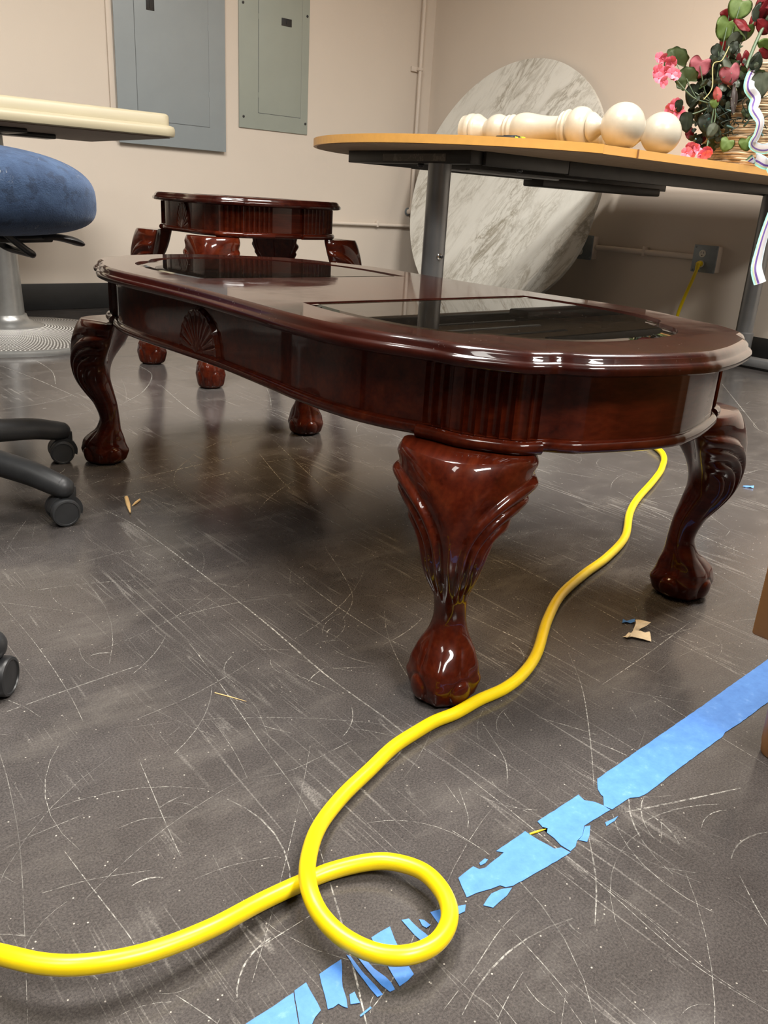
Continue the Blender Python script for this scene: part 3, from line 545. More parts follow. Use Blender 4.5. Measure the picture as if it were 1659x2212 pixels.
for BXo in (0, -1.75):  # second pedestal is an unseen addition under the stretched left end
  T0 = Matrix.Translation((BXo,0,0))
  b = new_bm(); box(b, (BXo-.30,-.05,.722), (BXo+.22,.05,.7385), .004); box(b, (BXo-.05,-.26,.724), (BXo+.05,.24,.7385), .004); obj('bracket', b, M_BLACK, t)
  b = new_bm(); lathe(b, [(.430,.0),(.432,.006),(.430,.016),(.424,.020)], 96, T0); obj('base_rim', b, M_SILVER, t)
  b = new_bm(); lathe(b, [(.424,.0185)]+[(p.x,p.y) for p in catmull([(.40,.0215,0),(.33,.026,0),(.24,.033,0),(.17,.041,0),(.12,.049,0)], 6)], 96, cap=False)
  mt, nt, pb = node_mat('perforated_metal', (.3,.29,.27), .5, metal=.3)
  tc = coords(nt, (1,1,1)); sep = N(nt, 'ShaderNodeSeparateXYZ'); nt.links.new(tc, sep.inputs[0])
  rr = math_n(nt, 'SQRT', math_n(nt, 'ADD', math_n(nt, 'MULTIPLY', sep.outputs[0], sep.outputs[0]), math_n(nt, 'MULTIPLY', sep.outputs[1], sep.outputs[1])))
  an = math_n(nt, 'ARCTAN2', sep.outputs[1], sep.outputs[0])
  row = math_n(nt, 'MULTIPLY', rr, 92.0); par = math_n(nt, 'FRACT', math_n(nt, 'MULTIPLY', math_n(nt, 'FLOOR', row), .5))
  u1 = math_n(nt, 'SUBTRACT', math_n(nt, 'FRACT', row), .5); u2 = math_n(nt, 'SUBTRACT', math_n(nt, 'FRACT', math_n(nt, 'ADD', math_n(nt, 'MULTIPLY', an, 27.0), par)), .5)
  u2 = math_n(nt, 'MULTIPLY', u2, math_n(nt, 'MULTIPLY', rr, 3.4))
  dd = math_n(nt, 'SQRT', math_n(nt, 'ADD', math_n(nt, 'MULTIPLY', u1, u1), math_n(nt, 'MULTIPLY', u2, u2)))
  dot = ramp(nt, dd, [(.26, (1,1,1)), (.36, (0,0,0))])
  nt.links.new(mix(nt, dot, (.115,.108,.10), (.80,.79,.76)), pb.inputs['Base Color']); bump(nt, pb, dot, .6, .003)
  o = obj('base_plate', b, mt, t); o.location.x = BXo
  b = new_bm(); lathe(b, [(.128,.047),(.124,.051),(.098,.057),(.078,.068),(.071,.080),(.068,.09)], 48, T0); obj('flange', b, M_SILVER, t)
  b = new_bm(); lathe(b, [(.062,.075),(.055,.30),(.042,.722)], 48, T0); obj('column', b, M_SILVER, t)
# ------------------------------------------------------------------ carved cabriole leg (shared mesh)
LEGT = [(0.0,.028,-.029,.029,2.0),(.004,.038,-.040,.039,2.0),(.012,.0415,-.045,.0425,2.1),(.03,.043,-.047,.0435,2.2),(.045,.0405,-.0425,.0415,2.0),(.058,.030,-.041,.0365,1.9),(.070,.0175,-.039,.030,1.9),(.083,.0095,-.038,.0240,1.9),(.098,.0055,-.037,.0208,2.0),(.125,.0155,-.034,.0213,2.0),(.15,.031,-.028,.0265,2.0),(.18,.048,-.021,.0350,2.0),(.21,.056,-.021,.0445,2.1),(.235,.0565,-.026,.0575,2.2),(.255,.053,-.032,.0695,2.3),(.272,.047,-.038,.0755,2.4),(.286,.0405,-.042,.0765,2.5),(.296,.034,-.044,.0755,2.6),(.301,.029,-.044,.0735,2.6)]
def lerp_tab(T, z):
    zs = [r[0] for r in T]
    if z <= zs[0]: return T[0][1:]
    if z >= zs[-1]: return T[-1][1:]
    for i in range(len(T)-1):
        if zs[i] <= z <= zs[i+1]:
            a, b, c, d = T[max(i-1,0)], T[i], T[i+1], T[min(i+2,len(T)-1)]
            t = (z-b[0])/(c[0]-b[0]); out = []
            for k in range(1, 5):
                m1 = (c[k]-a[k])/(c[0]-a[0]) if c[0] > a[0] else 0; m2 = (d[k]-b[k])/(d[0]-b[0]) if d[0] > b[0] else 0
                h = c[0]-b[0]
                out.append((2*t**3-3*t*t+1)*b[k]+(t**3-2*t*t+t)*h*m1+(-2*t**3+3*t*t)*c[k]+(t**3-t*t)*h*m2)
            return out
def sstep(a, b, x):
    t = max(0, min(1, (x-a)/(b-a))); return t*t*(3-2*t)
def leg_mesh(H, zscale):
    b = new_bm(); NZ, NA = 190, 144; rings = []
    for i in range(NZ+1):
        zt = .301*i/NZ
        o, n_, hw, e = lerp_tab(LEGT, zt)
        sweep = .040*sstep(.17, .262, zt)
        hw *= 1+.08*sstep(.19,.25,zt)-.08*sstep(.07,.05,zt); m, h = (o+n_)/2, (o-n_)/2; ring = []
        for k in range(NA):
            ph = 2*PI*k/NA; c, s = math.cos(ph), math.sin(ph)
            phd = (math.degrees(ph)+180) % 360 - 180
            u = math.copysign(abs(c)**(2/e), c); v = math.copysign(abs(s)**(2/e), s)
            d, p = m + h*u, hw*v
            ab = abs(phd)/90.0; disp = 0.
            if zt > .12:                                     # nested scroll ridges on both sides of the knee
                av = abs(v); front = sstep(-.35, .15, c)
                zz = max(0, zt-.198)/.080
                q = math.hypot((1.14-av)/.84, zz)
                lo = sstep(.125, .165, zt)*sstep(.297, .286, zt)*front
                if q < 1.0:
                    disp += lo*sstep(.05,.2,q)*(.0072*abs(math.sin(PI*(q+.02)/.255))**.8 - .0028)
                else: disp -= lo*.0030*sstep(1.35, 1.0, q)
                for zc, am in ((.289,.0030),(.271,.0030),(.2525,.0036),(.2365,.0034),(.222,.0026)):
                    disp += am*math.exp(-((zt-zc)/.0058)**2)*math.exp(-((ab-.98)/.20)**2)
            if zt > .10 and ab < .32: disp += .0016*(1-ab/.32)**2*sstep(.14,.2,zt)
            if zt < .10:                                     # claws gripping a ball
                cc = abs(math.cos(2*ph))
                disp += .0050*(cc**7)*sstep(.006,.02,zt)*sstep(.078,.045,zt)
                disp -= .0030*((1-cc)**2)*sstep(.03,.045,zt)*sstep(.082,.06,zt)
                da = ((math.degrees(ph)-45+45) % 90 - 45); dz = (zt-.018)/.017
                qq = math.hypot(da/23., dz)
                if qq < 1: disp += .0028*math.sqrt(1-qq*qq)
                disp -= .0016*math.exp(-((qq-1.08)/.12)**2)*(1 if zt > .004 else 0)
                dq = ((math.degrees(ph)+45) % 90 - 45)
                disp += .0035*math.exp(-(dq/9.)**2)*math.exp(-((zt-.008)/.007)**2)
                disp += .0026*math.exp(-(dq/11.)**2)*math.exp(-((zt-.027)/.006)**2)
            nrm = Vector((c*hw, s*h, 0)).normalized()
            d += nrm.x*disp; p += nrm.y*disp
            d -= sweep*(abs(v)**1.7)
            ring.append(b.verts.new((d, p, zt*zscale)))
        rings.append(ring)
    for A, B in zip(rings, rings[1:]):
        for k in range(NA): b.faces.new((A[k], A[(k+1)%NA], B[(k+1)%NA], B[k]))
    b.faces.new(rings[0]); b.faces.new(rings[-1])
    return b
def closed_outline(quarter, per=10):
    q = quarter                                                     # from side middle (0,v) to end middle (u,0)
    full = [(u, v) for u, v in q] + [(u, -v) for u, v in reversed(q[:-1])]
    full += [(-u, -v) for u, v in q[1:]] + [(-u, v) for u, v in reversed(q[1:-1])]
    return [Vector((p.x, p.y)) for p in catmull([(u, v, 0) for u, v in full], per, True)]
def inset(P, d, smooth=0):
    n = len(P); out = []
    for i in range(n):
        t = (P[(i+1)%n]-P[i-1]).normalized(); nn = Vector((-t.y, t.x))
        if nn.dot(-P[i]) < 0: nn = -nn
        out.append(P[i] + nn*d)
    for _ in range(smooth): out = [(out[i-1]+2*out[i]+out[(i+1)%n])/4 for i in range(n)]
    return out
def loft(b, P, prof, z=1, close=False, smooth=2):
    rings = [[b.verts.new((p.y, p.x, zz)) for p in inset(P, d, smooth)] for d, zz in prof]   # u runs along world y
    n = len(P)
    pairs = list(zip(rings, rings[1:])) + ([(rings[-1], rings[0])] if close else [])
    for A, B in pairs:
        for i in range(n): b.faces.new((A[i], A[(i+1)%n], B[(i+1)%n], B[i]))
    return rings
def fill_with_holes(b, outer, holes):
    es = set()
    for ring in [outer]+holes:
        for i in range(len(ring)):
            e = b.edges.get((ring[i], ring[(i+1)%len(ring)])) or b.edges.new((ring[i], ring[(i+1)%len(ring)])); es.add(e)
    bmesh.ops.triangle_fill(b, use_beauty=True, use_dissolve=False, edges=list(es))
def fan_carving(b, w, h, n=11):
    # half-shell on the plane x=0 facing -x, spreading along y, rising along z
    cx, base = 0, 0; NR, NT = 14, 88; rows = []
    for i in range(NR+1):
        r = i/NR; row = []
        for k in range(NT+1):
            a = PI*k/NT
            y, z = -w*r*math.cos(a), h*r*math.sin(a)
            g = abs(math.sin(a*n))
            dep = .003 + .003*math.sqrt(max(0, 1-(r*.9)**2)) - .0022*(1-g)**3*sstep(.25,.4,r)*sstep(.96,.86,r)
            dep += .004*math.exp(-((r-.95)/.035)**2)*(.75+.25*math.cos(a*2*n))
            dep += .003*math.exp(-(r/.17)**2)
            if i == NR: dep = 0
            row.append(b.verts.new((-dep, y, z)))
        rows.append(row)
    for A, B in zip(rows, rows[1:]):
        for k in range(NT): b.faces.new((A[k], A[k+1], B[k+1], B[k]))
def carved_table(name, label, cat, loc, quarter, feet, zt, corner, shell, glasses, zs, ldir=1.0):
    t = thing(name, label, cat, loc)
    P = closed_outline(quarter)
    zb = zt - .0255                                                   # underside of the rim
    za = .3145*zs                                                    # underside of the apron
    b = new_bm()
    rim = [(d*.62 if z > zb+.002 else d, zb+(z-zb)*.796875) for d, z in [(.024,zb),(.0075,zb+.0005),(.002,zb+.004),(0,zb+.009),(.0012,zb+.0135),(.0055,zb+.0175),(.0085,zb+.0185),(.0105,zb+.0200),(.0125,zb+.0245),(.0165,zb+.0285),(.021,zb+.0308),(.0255,zb+.032)]]
    R = loft(b, P, rim)
    holes_t, holes_b = [], []
    for G in glasses:
        top = [b.verts.new((p[0], p[1], zt)) for p in G]; bot = [b.verts.new((p[0], p[1], zb)) for p in G]
        for i in range(len(G)): b.faces.new((top[i], top[(i+1)%len(G)], bot[(i+1)%len(G)], bot[i]))
        holes_t.append(top); holes_b.append(bot)
    fill_with_holes(b, R[-1], holes_t); fill_with_holes(b, R[0], holes_b)
    top = obj('tabletop', b, M_TOP, t, angle=40)
    at_ = top.data.attributes.get('sharp_edge') or top.data.attributes.new('sharp_edge', 'BOOLEAN', 'EDGE')
    for e in top.data.edges:
        z0_, z1_ = (top.data.vertices[i].co.z for i in e.vertices)
        if (abs(z0_-zt) < 1e-5 and abs(z1_-zt) < 1e-5) or (abs(z0_-zb) < 1e-5 and abs(z1_-zb) < 1e-5): at_.data[e.index].value = True
    for G in glasses:
        c = Vector((sum(p[0] for p in G)/len(G), sum(p[1] for p in G)/len(G)))
        def sc_in(d):
            n = len(G); o = []
            for i in range(n):
                p, a, q = Vector(G[i]), Vector(G[i-1]), Vector(G[(i+1)%n]); tt = (q-a).normalized(); nn = Vector((-tt.y, tt.x))
                if nn.dot(c-p) < 0: nn = -nn
                o.append(p+nn*d)
            return o
        b = new_bm()
        rr_ = [[b.verts.new((p.x, p.y, z)) for p in sc_in(d)] for d, z in ((.0008, zt-.0075), (.0008, zt-.0042), (.020, zt-.0012))]
        for A, B in zip(rr_, rr_[1:]):
            for i in range(len(A)): b.faces.new((A[i], A[(i+1)%len(A)], B[(i+1)%len(B)], B[i]))
        fa = [b.faces.new(rr_[0]), b.faces.new(rr_[-1])]; bmesh.ops.triangulate(b, faces=fa)
        g = obj('glass_inset', b, M_GLASS, t, False); g['label'] = 'smoked bevelled glass inset'
    b = new_bm(); loft(b, P, [(.036,za+.008),(.036,zb+.001),(.052,zb+.001),(.052,za+.008)], close=True, smooth=3)
    apron = obj('apron', b, M_WOOD, t)
    b = new_bm(); loft(b, P, [(.036,za+.016),(.031,za+.0155),(.0275,za+.012),(.0265,za+.007),(.029,za+.0025),(.034,za),(.052,za),(.052,za+.012)], close=True, smooth=3)
    obj('apron_moulding', b, M_WOOD, t, angle=50)
    # fluted corners: stretches of the apron outline
    Q = inset(P, .036, 3); n = len(Q)
    L = [0]
    for i in range(n): L.append(L[-1] + (Q[(i+1)%n]-Q[i]).length)
    def at(s):
        s %= L[-1]
        for i in range(n):
            if L[i] <= s <= L[i+1]:
                f = (s-L[i])/(L[i+1]-L[i]); return Q[i].lerp(Q[(i+1)%n], f)
    quarterlen = L[-1]/4
    s0, s1 = corner[0]*quarterlen, corner[1]*quarterlen
    for k in range(4):
        a, c = (k*quarterlen+s0, k*quarterlen+s1) if k % 2 == 0 else ((k+1)*quarterlen-s1, (k+1)*quarterlen-s0)
        nf = 10; M = nf*14; b = new_bm(); ra, rb, rc, rd = [], [], [], []
        for i in range(M+1):
            s = a+(c-a)*i/M; p = at(s); tt = (at(s+.003)-at(s-.003)).normalized(); nn = Vector((-tt.y, tt.x))
            if nn.dot(p) < 0: nn = -nn
            ph = (i % 14)/14.; g = abs(math.sin(PI*ph))
            off = .0100 - .0075*(g**.8)
            o1 = p+nn*off; o2 = p+nn*.0095
            ra.append(b.verts.new((o1.y, o1.x, zb+.0005))); rb.append(b.verts.new((o1.y, o1.x, za+.0170)))
            rc.append(b.verts.new((o2.y, o2.x, za+.0165))); q2 = p-nn*.004; rd.append((b.verts.new((q2.y, q2.x, zb+.0005)), b.verts.new((q2.y, q2.x, za+.0165))))
        for i in range(M):
            b.faces.new((ra[i], ra[i+1], rb[i+1], rb[i])); b.faces.new((rb[i], rb[i+1], rc[i+1], rc[i]))
            b.faces.new((rd[i][0], rd[i+1][0], rd[i+1][1], rd[i][1])); b.faces.new((ra[i], ra[i+1], rd[i+1][0], rd[i][0])); b.faces.new((rc[i], rc[i+1], rd[i+1][1], rd[i][1]))
        for i in (0, M): b.faces.new((ra[i], rb[i], rc[i], rd[i][1], rd[i][0]))
        fc = obj('fluted_corner', b, M_WOOD, t, angle=25)
        # bead under the flutes, standing proud of the moulding
        b = new_bm(); pts = []
        for i in range(25):
            s = a-.006+(c-a+.012)*i/24; p = at(s); tt = (at(s+.003)-at(s-.003)).normalized(); nn = Vector((-tt.y, tt.x))
            if nn.dot(p) < 0: nn = -nn
            p = p+nn*.0095; pts.append((p.y, p.x, za+.0075))
        tube(b, pts, .0085, 14); obj('corner_bead', b, M_WOOD, t)
    lm = leg_mesh(.3, zs*1.043); 
    first = None
    for sx in (-1, 1):
        for sy in (-1, 1):
            if first is None: o = obj('leg', lm, M_WOOD, t, angle=60); first = o
            else:
                o = first.copy(); C.objects.link(o); o.parent = t
            o.location = (sx*feet[0], sy*feet[1], 0); o.rotation_euler = (0, 0, math.atan2(sy*ldir, sx))
    for sx in (-1, 1):
        b = new_bm(); fan_carving(b, shell[0], shell[1]); 
        for v in b.verts: v.co.x *= -sx if sx > 0 else 1
        vx = min(abs(p.y) for p in Q if abs(p.x) < .03)
        o = obj('shell_carving', b, M_WOOD, t, angle=70); o.location = (sx*(vx+.0005), shell[2], za+.014)
    return t
CQ = [(0,.318),(.14,.323),(.26,.329),(.36,.326),(.43,.310),(.475,.291),(.505,.281),(.53,.277),(.555,.266),(.58,.250),(.606,.229),(.617,.208),(.621,.195),(.632,.184),(.650,.160),(.667,.115),(.682,.066),(.691,.02),(.692,0)]
def glass_poly(sy, u0, pts):
    P = [(x, sy*u0) for x in (-.235, .235)]
    Q = catmull([(x, u, 0) for u, x in pts], 6)
    right = [(q.x, sy*q.y) for q in Q][1:]
    left = [(-q.x, sy*q.y) for q in reversed(Q)][1:-1]
    return [(-.235, sy*u0), (.235, sy*u0)] + right + left
gp = [(.155,.235),(.25,.246),(.34,.247),(.42,.234),(.465,.212),(.483,.196),(.492,.178),(.510,.166),(.535,.150),(.555,.128),(.572,.098),(.583,.060),(.588,.0)]
carved_table('coffee_table', 'long cherry wood coffee table with glass insets in the foreground', 'coffee table', (.936, 1.185, 0), CQ, (.268, .558), .4355, (.585, .755),
             (.070, .074, .055), [glass_poly(-1, .172, [(max(u,.172), x) for u, x in gp]), glass_poly(1, .155, gp)], 1.0, .80).rotation_euler = (0, 0, -.0157)
EQ = [(0,.272),(.08,.277),(.14,.273),(.175,.262),(.20,.252),(.222,.244),(.243,.226),(.258,.205),(.268,.188),(.283,.163),(.294,.120),(.300,.06),(.302,0)]
EQ = [(u*.92, v*.96) for u, v in EQ]
def oval(n=48, a=.17, c=.17): return [(a*math.cos(2*PI*k/n), c*math.sin(2*PI*k/n)) for k in range(n)]
carved_table('end_table', 'smaller matching cherry wood end table behind the coffee table', 'end table', (1.507, 2.53, 0), EQ, (.256, .211), .565, (.47, .86), (.042, .085, .0), [oval()], 1.43)
# ------------------------------------------------------------------ office chairs
def caster(root, x, y, rot, mat, r=.026, hoodmat=None, stem=None):
    b = new_bm(); Mr = Matrix.Translation((x,y,0)) @ Matrix.Rotation(rot, 4, 'Z')
    hood = []
    for i in range(17):
        a = math.radians(-20+i*12.5)
        hood.append((.004+(r+.004)*math.cos(a), r+(r+.004)*math.sin(a)))
    A = [[b.verts.new(Mr @ Vector((hx, s*.0095, hz))) for hx, hz in hood] for s in (-1, 1)]
    c2 = [b.verts.new(Mr @ Vector((.004, s*.0095, r))) for s in (-1, 1)]
    for i in range(16): b.faces.new((A[0][i], A[0][i+1], A[1][i+1], A[1][i])); b.faces.new((c2[0], A[0][i], A[0][i+1])); b.faces.new((c2[1], A[1][i], A[1][i+1]))
    h = obj('caster', b, hoodmat or mat, root, angle=50)
    b = new_bm(); tube(b, [Mr @ Vector((.018,0,.040)), Mr @ Vector((.018,0,stem or .062))], .0075, 12); obj('stem', b, mat, h)
    for s in (-1, 1):
        b = new_bm(); lathe(b, [(.0005,0),(r*.70,.0015),(r*.80,.0015),(r*.83,.0),(r*.95,.0008),(r,.004),(r,.012),(r*.93,.0155),(.0005,.0155)], 32, Mr @ Matrix.Translation((0,s*.026,r)) @ Matrix.Rotation(s*PI/2, 4, 'X'))
        obj('wheel', b, mat, h)
def star_base(root, R, a0, mat, r, hub_z, hood=None, turns=(.9,-.5,1.2,2.2,.3)):
    for k in range(5):
        a = a0+k*2*PI/5; d = Vector((math.cos(a), math.sin(a), 0))
        b = new_bm(); pts = [d*.03+Vector((0,0,hub_z)), d*(R*.35)+Vector((0,0,hub_z-.004)), d*(R*.75)+Vector((0,0,hub_z-.020)), d*(R*.93)+Vector((0,0,hub_z-.034)), d*R+Vector((0,0,hub_z-.040))]
        pp = catmull(pts, 5); n = len(pp)
        tube(b, pp, [.026-.0065*i/(n-1) for i in range(n)], 18); sphere(b, d*R+Vector((0,0,hub_z-.040)), .0197, 18, 12)
        obj('base_arm', b, mat, root)
        q = d*(R-.004); caster(root, q.x, q.y, a+turns[k], mat, r, hood, hub_z-.042)
    b = new_bm(); lathe(b, [(.034,hub_z-.035),(.040,hub_z-.01),(.036,hub_z+.03),(.026,hub_z+.045)], 28); obj('hub', b, mat, root)
HX, HY = .289, 1.697
t = thing('office_chair', 'blue fabric office chair on black five-star castors at the left edge', 'office chair', (HX, HY, 0))
ang = [math.atan2(1.43-HY, .47-HX), math.atan2(1.81-HY, .625-HX)]
R_ = .325
star_base(t, R_, ang[0]+.01, M_CHARC, .0255, .108)
b = new_bm(); lathe(b, [(.025,.15),(.025,.30),(.014,.30),(.014,.44)], 24); obj('gas_column', b, M_BLACK, t)
b = new_bm(); box(b, (-.10,-.08,.425), (.12,.08,.462), .008); obj('mechanism', b, M_BLACK, t)
b = new_bm(); NU, NV = 96, 48; rows = []
def spow(x, e): return math.copysign(abs(x)**e, x)
for j in range(NV+1):
    ph = -PI/2+PI*j/NV; row = []
    for i in range(NU):
        th = 2*PI*i/NU
        x = .300*spow(math.cos(ph), .62)*spow(math.cos(th), .62); y = .265*spow(math.cos(ph), .62)*spow(math.sin(th), .62)
        z = (.080 if ph > 0 else .072)*spow(math.sin(ph), .68)
        z += .006*(x/.3)*(1 if x > 0 else 0) - .016*max(0, x/.3)**3
        z += .0012*noise.noise(Vector((x*9, y*9, z*9)))
        row.append((x, y, z))
    rows.append([b.verts.new(p) for p in row] if 0 < j < NV else [b.verts.new((0,0,row[0][2]))])
for A, B in zip(rows, rows[1:]):
    for i in range(NU):
        q = (i+1) % NU
        if len(A) == 1: b.faces.new((A[0], B[q], B[i]))
        elif len(B) == 1: b.faces.new((A[i], A[q], B[0]))
        else: b.faces.new((A[i], A[q], B[q], B[i]))
s = obj('seat', b, M_FAB, t, angle=180); s.location = (.032, -.02, .553)
b = new_bm(); tube(b, catmull([(.17,-.075,.50),(.215,-.075,.462),(.232,-.066,.451),(.238,-.03,.449),(.238,.03,.449),(.232,.066,.451),(.215,.075,.462),(.17,.075,.50)], 5), .0065, 12); obj('slide_bar', b, M_BLACK, t)
b = new_bm()
tube(b, [(.08,-.06,.474),(.23,-.05,.476),(.275,-.045,.478)], [.008,.008,.009], 12, flat=.8)
tube(b, catmull([(.255,-.047,.479),(.285,-.042,.480),(.315,-.036,.475),(.340,-.03,.466)], 5), [.010,.012,.014,.0155,.017,.018,.019,.0195,.020,.0205,.0205,.020,.019,.017,.013,.006], 14, flat=.35); obj('lever', b, M_BLACK, t)
t = thing('desk_chair', 'chair with black and chrome castor cropped at the left edge', 'office chair', (-.030, 1.140, 0))
star_base(t, .315, math.radians(-40), M_BLACK, .0245, .105, M_CHROME, (-1.58,.4,1.2,2.2,.3))
b = new_bm(); lathe(b, [(.025,.14),(.025,.30),(.014,.30),(.014,.44)], 24); obj('gas_column', b, M_BLACK, t)
b = new_bm(); box(b, (-.22,-.22,.44), (.16,.22,.50), .03, 4); obj('seat', b, M_BLACK, t)
# ------------------------------------------------------------------ yellow cord
t = thing('extension_cord', 'thick yellow extension cord looping across the floor to the wall outlet', 'cord', (0,0,0))
pts = list(CORD) + [(2.02,1.25,.008),(2.4,1.55,.008),(2.95,1.92,.008),(3.45,2.08,.009),(3.60,2.17,.010),(3.655,2.20,.03),(3.675,2.207,.09),(3.672,2.20,.16),(3.662,2.175,.24),(3.655,2.15,.31),(3.652,2.137,.352),(3.654,2.134,.374)]
b = new_bm(); cp = catmull(pts, 9)
for v in cp: v.z = max(v.z, .0078)
n = len(cp); tube(b, cp, .0077, 14); obj('cable', b, M_YEL, t)
b = new_bm(); tube(b, catmull([(3.654,2.134,.366),(3.654,2.134,.380),(3.660,2.134,.389),(3.678,2.134,.3895)], 5), [.010]*8+[.013]*8, 16); obj('plug', b, M_YEL, t)
# ------------------------------------------------------------------ blue tape on the floor
TL = {'A': ('long strip of blue tape running off the right edge', None), 'B': ('torn piece of blue tape just below the long strip', None), 'C': ('wide ragged piece of blue tape right of the cord loop', None),
 'D': ('curled blue tape scrap under the ragged piece by the loop', 1), 'E': ('small blue tape chip below the gap in the tape line', 1), 'F': ('narrow blue tape tab hanging under the middle tape piece', 1),
 'G': ('tiny blue tape chip on the upper edge left of the ragged piece', 1), 'H': ('blue tape scrap lying across the right side of the cord loop', 1), 'I': ('smallest blue tape scrap inside the cord loop', 1),
 'J': ('slanted blue tape strip inside the cord loop', 1), 'K': ('broad blue tape piece passing under the bottom of the cord loop', 1), 'L': ('upper of two thin slanted tape slivers below the loop', 1),
 'M': ('lower of two thin slanted tape slivers below the loop', 1), 'N': ('four-sided blue tape piece with notched end below the loop', 1), 'O': ('little blue tape wedge between the notched piece and slivers', 1),
 'P': ('narrow blue tape piece beside the one at the bottom edge', 1), 'Q': ('blue tape piece cut by the bottom edge of the photo', 1), 'R': ('hair-thin blue tape sliver near the bottom edge', 1)}
for k, poly in TAPE.items():
    P = []
    for i in range(len(poly)):
        a, c = Vector(poly[i]), Vector(poly[(i+1)%len(poly)]); m = max(1, int((c-a).length/.006)); 
        for j in range(m):
            p = a.lerp(c, j/m)
            if j: p += Vector((random.uniform(-1,1), random.uniform(-1,1)))*.00035
            P.append(p)
    b = new_bm(); prism(b, [(p.x, p.y) for p in P], .0006, .0010)
    if k == 'A':
        for v in b.verts:
            pass
    o = obj('masking_tape', b, M_TAPE, None, False); tag(o, TL[k][0], 'tape', 'scraps of blue tape' if TL[k][1] else 'pieces of the blue tape line')
# ------------------------------------------------------------------ wooden cabinet at the right edge
t = thing('wooden_cabinet', 'honey-coloured wooden cabinet on a tapered leg at the right edge', 'cabinet', (.878, .364, 0))
def lp(x, y): return x, y
b = new_bm(); box(b, (0,-.52,.140), (.42,0,.62), .004); obj('body', b, M_OAK, t)
b = new_bm(); box(b, (-.0035,-.505,.146), (-.0002,-.026,.166), .001); obj('base_rail', b, M_OAK, t)
b = new_bm(); box(b, (-.0035,-.505,.172), (-.0002,-.026,.60), .001); obj('panel', b, M_OAK, t)
for lx, ly in ((.016,-.052),(.38,-.052),(.016,-.47),(.38,-.47)):
    b = new_bm(); lathe(b, [(.0135,0),(.0152,.003),(.0158,.012),(.0168,.016),(.021,.155)], 28, Matrix.Translation((lx,ly,0))); obj('leg', b, M_OAK, t)
# ------------------------------------------------------------------ litter on the floor
def scrap(name, label, cat, loc, pts, mat, faces):
    b = new_bm(); V = [b.verts.new(p) for p in pts]
    for f in faces: b.faces.new([V[i] for i in f])
    bmesh.ops.subdivide_edges(b, edges=b.edges[:], cuts=2, use_grid_fill=True)
    for v in b.verts: v.co += Vector((random.uniform(-1,1), random.uniform(-1,1), random.uniform(-1,1)*5))*.0006; v.co.z = max(.0006, v.co.z)
    bmesh.ops.solidify(b, geom=b.faces[:], thickness=.0005)
    for v in b.verts: v.co.z = max(.0004, v.co.z)
    o = obj(name, b, mat, None, True, 60); o.location = loc; return tag(o, label, cat)
scrap('paper_scrap', 'crumpled cream paper scrap on the floor beyond the tape', 'paper', (1.008,.578,0),
      [(-.026,.007,.001),(-.010,.004,.004),(.004,.004,.002),(.030,-.002,.012),(.034,.026,.003),(.012,.012,.010),(-.004,-.027,.002),(.012,-.012,.006),(-.028,-.004,.006)], M_PAPER,
      [(0,1,6),(1,2,7,6),(1,5,2),(5,4,3),(2,5,3),(0,8,1)])
scrap('tape_scrap', 'small dull blue tape scrap behind the crumpled paper', 'tape', (1.030,.608,0), [(-.012,.004,.001),(.004,-.008,.002),(.012,-.002,.004),(-.004,.008,.001)], M_TAPE, [(0,1,2,3)])
scrap('tape_scrap', 'tiny blue tape scrap on the floor right of the far table leg', 'tape', (1.856,.851,0), [(-.010,.010,.001),(.004,-.010,.002),(.010,-.006,.004),(0,.012,.001)], M_TAPE, [(0,1,2,3)])
def splinter(label, a, c, r, mat=None):
    b = new_bm(); tube(b, [(0,0,r), ((c[0]-a[0])*.5, (c[1]-a[1])*.5, r*1.2), (c[0]-a[0], c[1]-a[1], r)], [r*.9, r, r*.35], 8)
    o = obj('wood_splinter', b, mat or M_WOODCHIP); o.location = (a[0], a[1], 0); tag(o, label, 'splinter')
splinter('larger pale wood splinter lying in front of the far left leg', (.615,1.490), (.588,1.410), .0042)
splinter('short pale wood splinter leaning off the larger one', (.634,1.470), (.607,1.445), .0024)
splinter('thin straw-coloured sliver on the open floor left of the near leg', (.425,.790), (.447,.752), .0007)
splinter('short yellow fibre lying in the gap of the blue tape line', (.556,.394), (.575,.389), .0011, M_YEL)
# ------------------------------------------------------------------ artificial flower arrangement
BX, BY, BZ = 2.95, 1.60, .749
fa = thing('flower_arrangement', 'wicker basket of artificial flowers, leaves and ribbon on the desk', 'flower arrangement', (BX, BY, BZ))
O3 = Vector((BX, BY, BZ))
M_WICK = mat_worn('straw_wicker', (.55,.42,.27), (.32,.22,.13), 16, .7, .55)
b = new_bm()
for k in range(13):
    z = .012+k*.024; rb = .150+.010*math.sin(k*.5)
    for q in range(3):
        pts = []
        for i in range(49):
            a = 2*PI*i/48; r = rb+.006*math.sin(a*9+k*PI)+random.uniform(-.0015,.0015)+q*.003-.003
            pts.append((r*math.cos(a), r*math.sin(a), z+(q-1)*.0075+random.uniform(-.0012,.0012)))
        tube(b, pts, .0042, 6, False)
lathe(b, [(.140,0),(.140,.30)], 40, cap=False); lathe(b, [(.01,.004),(.14,.004)], 40, cap=False)
obj('basket', b, M_WICK, fa)
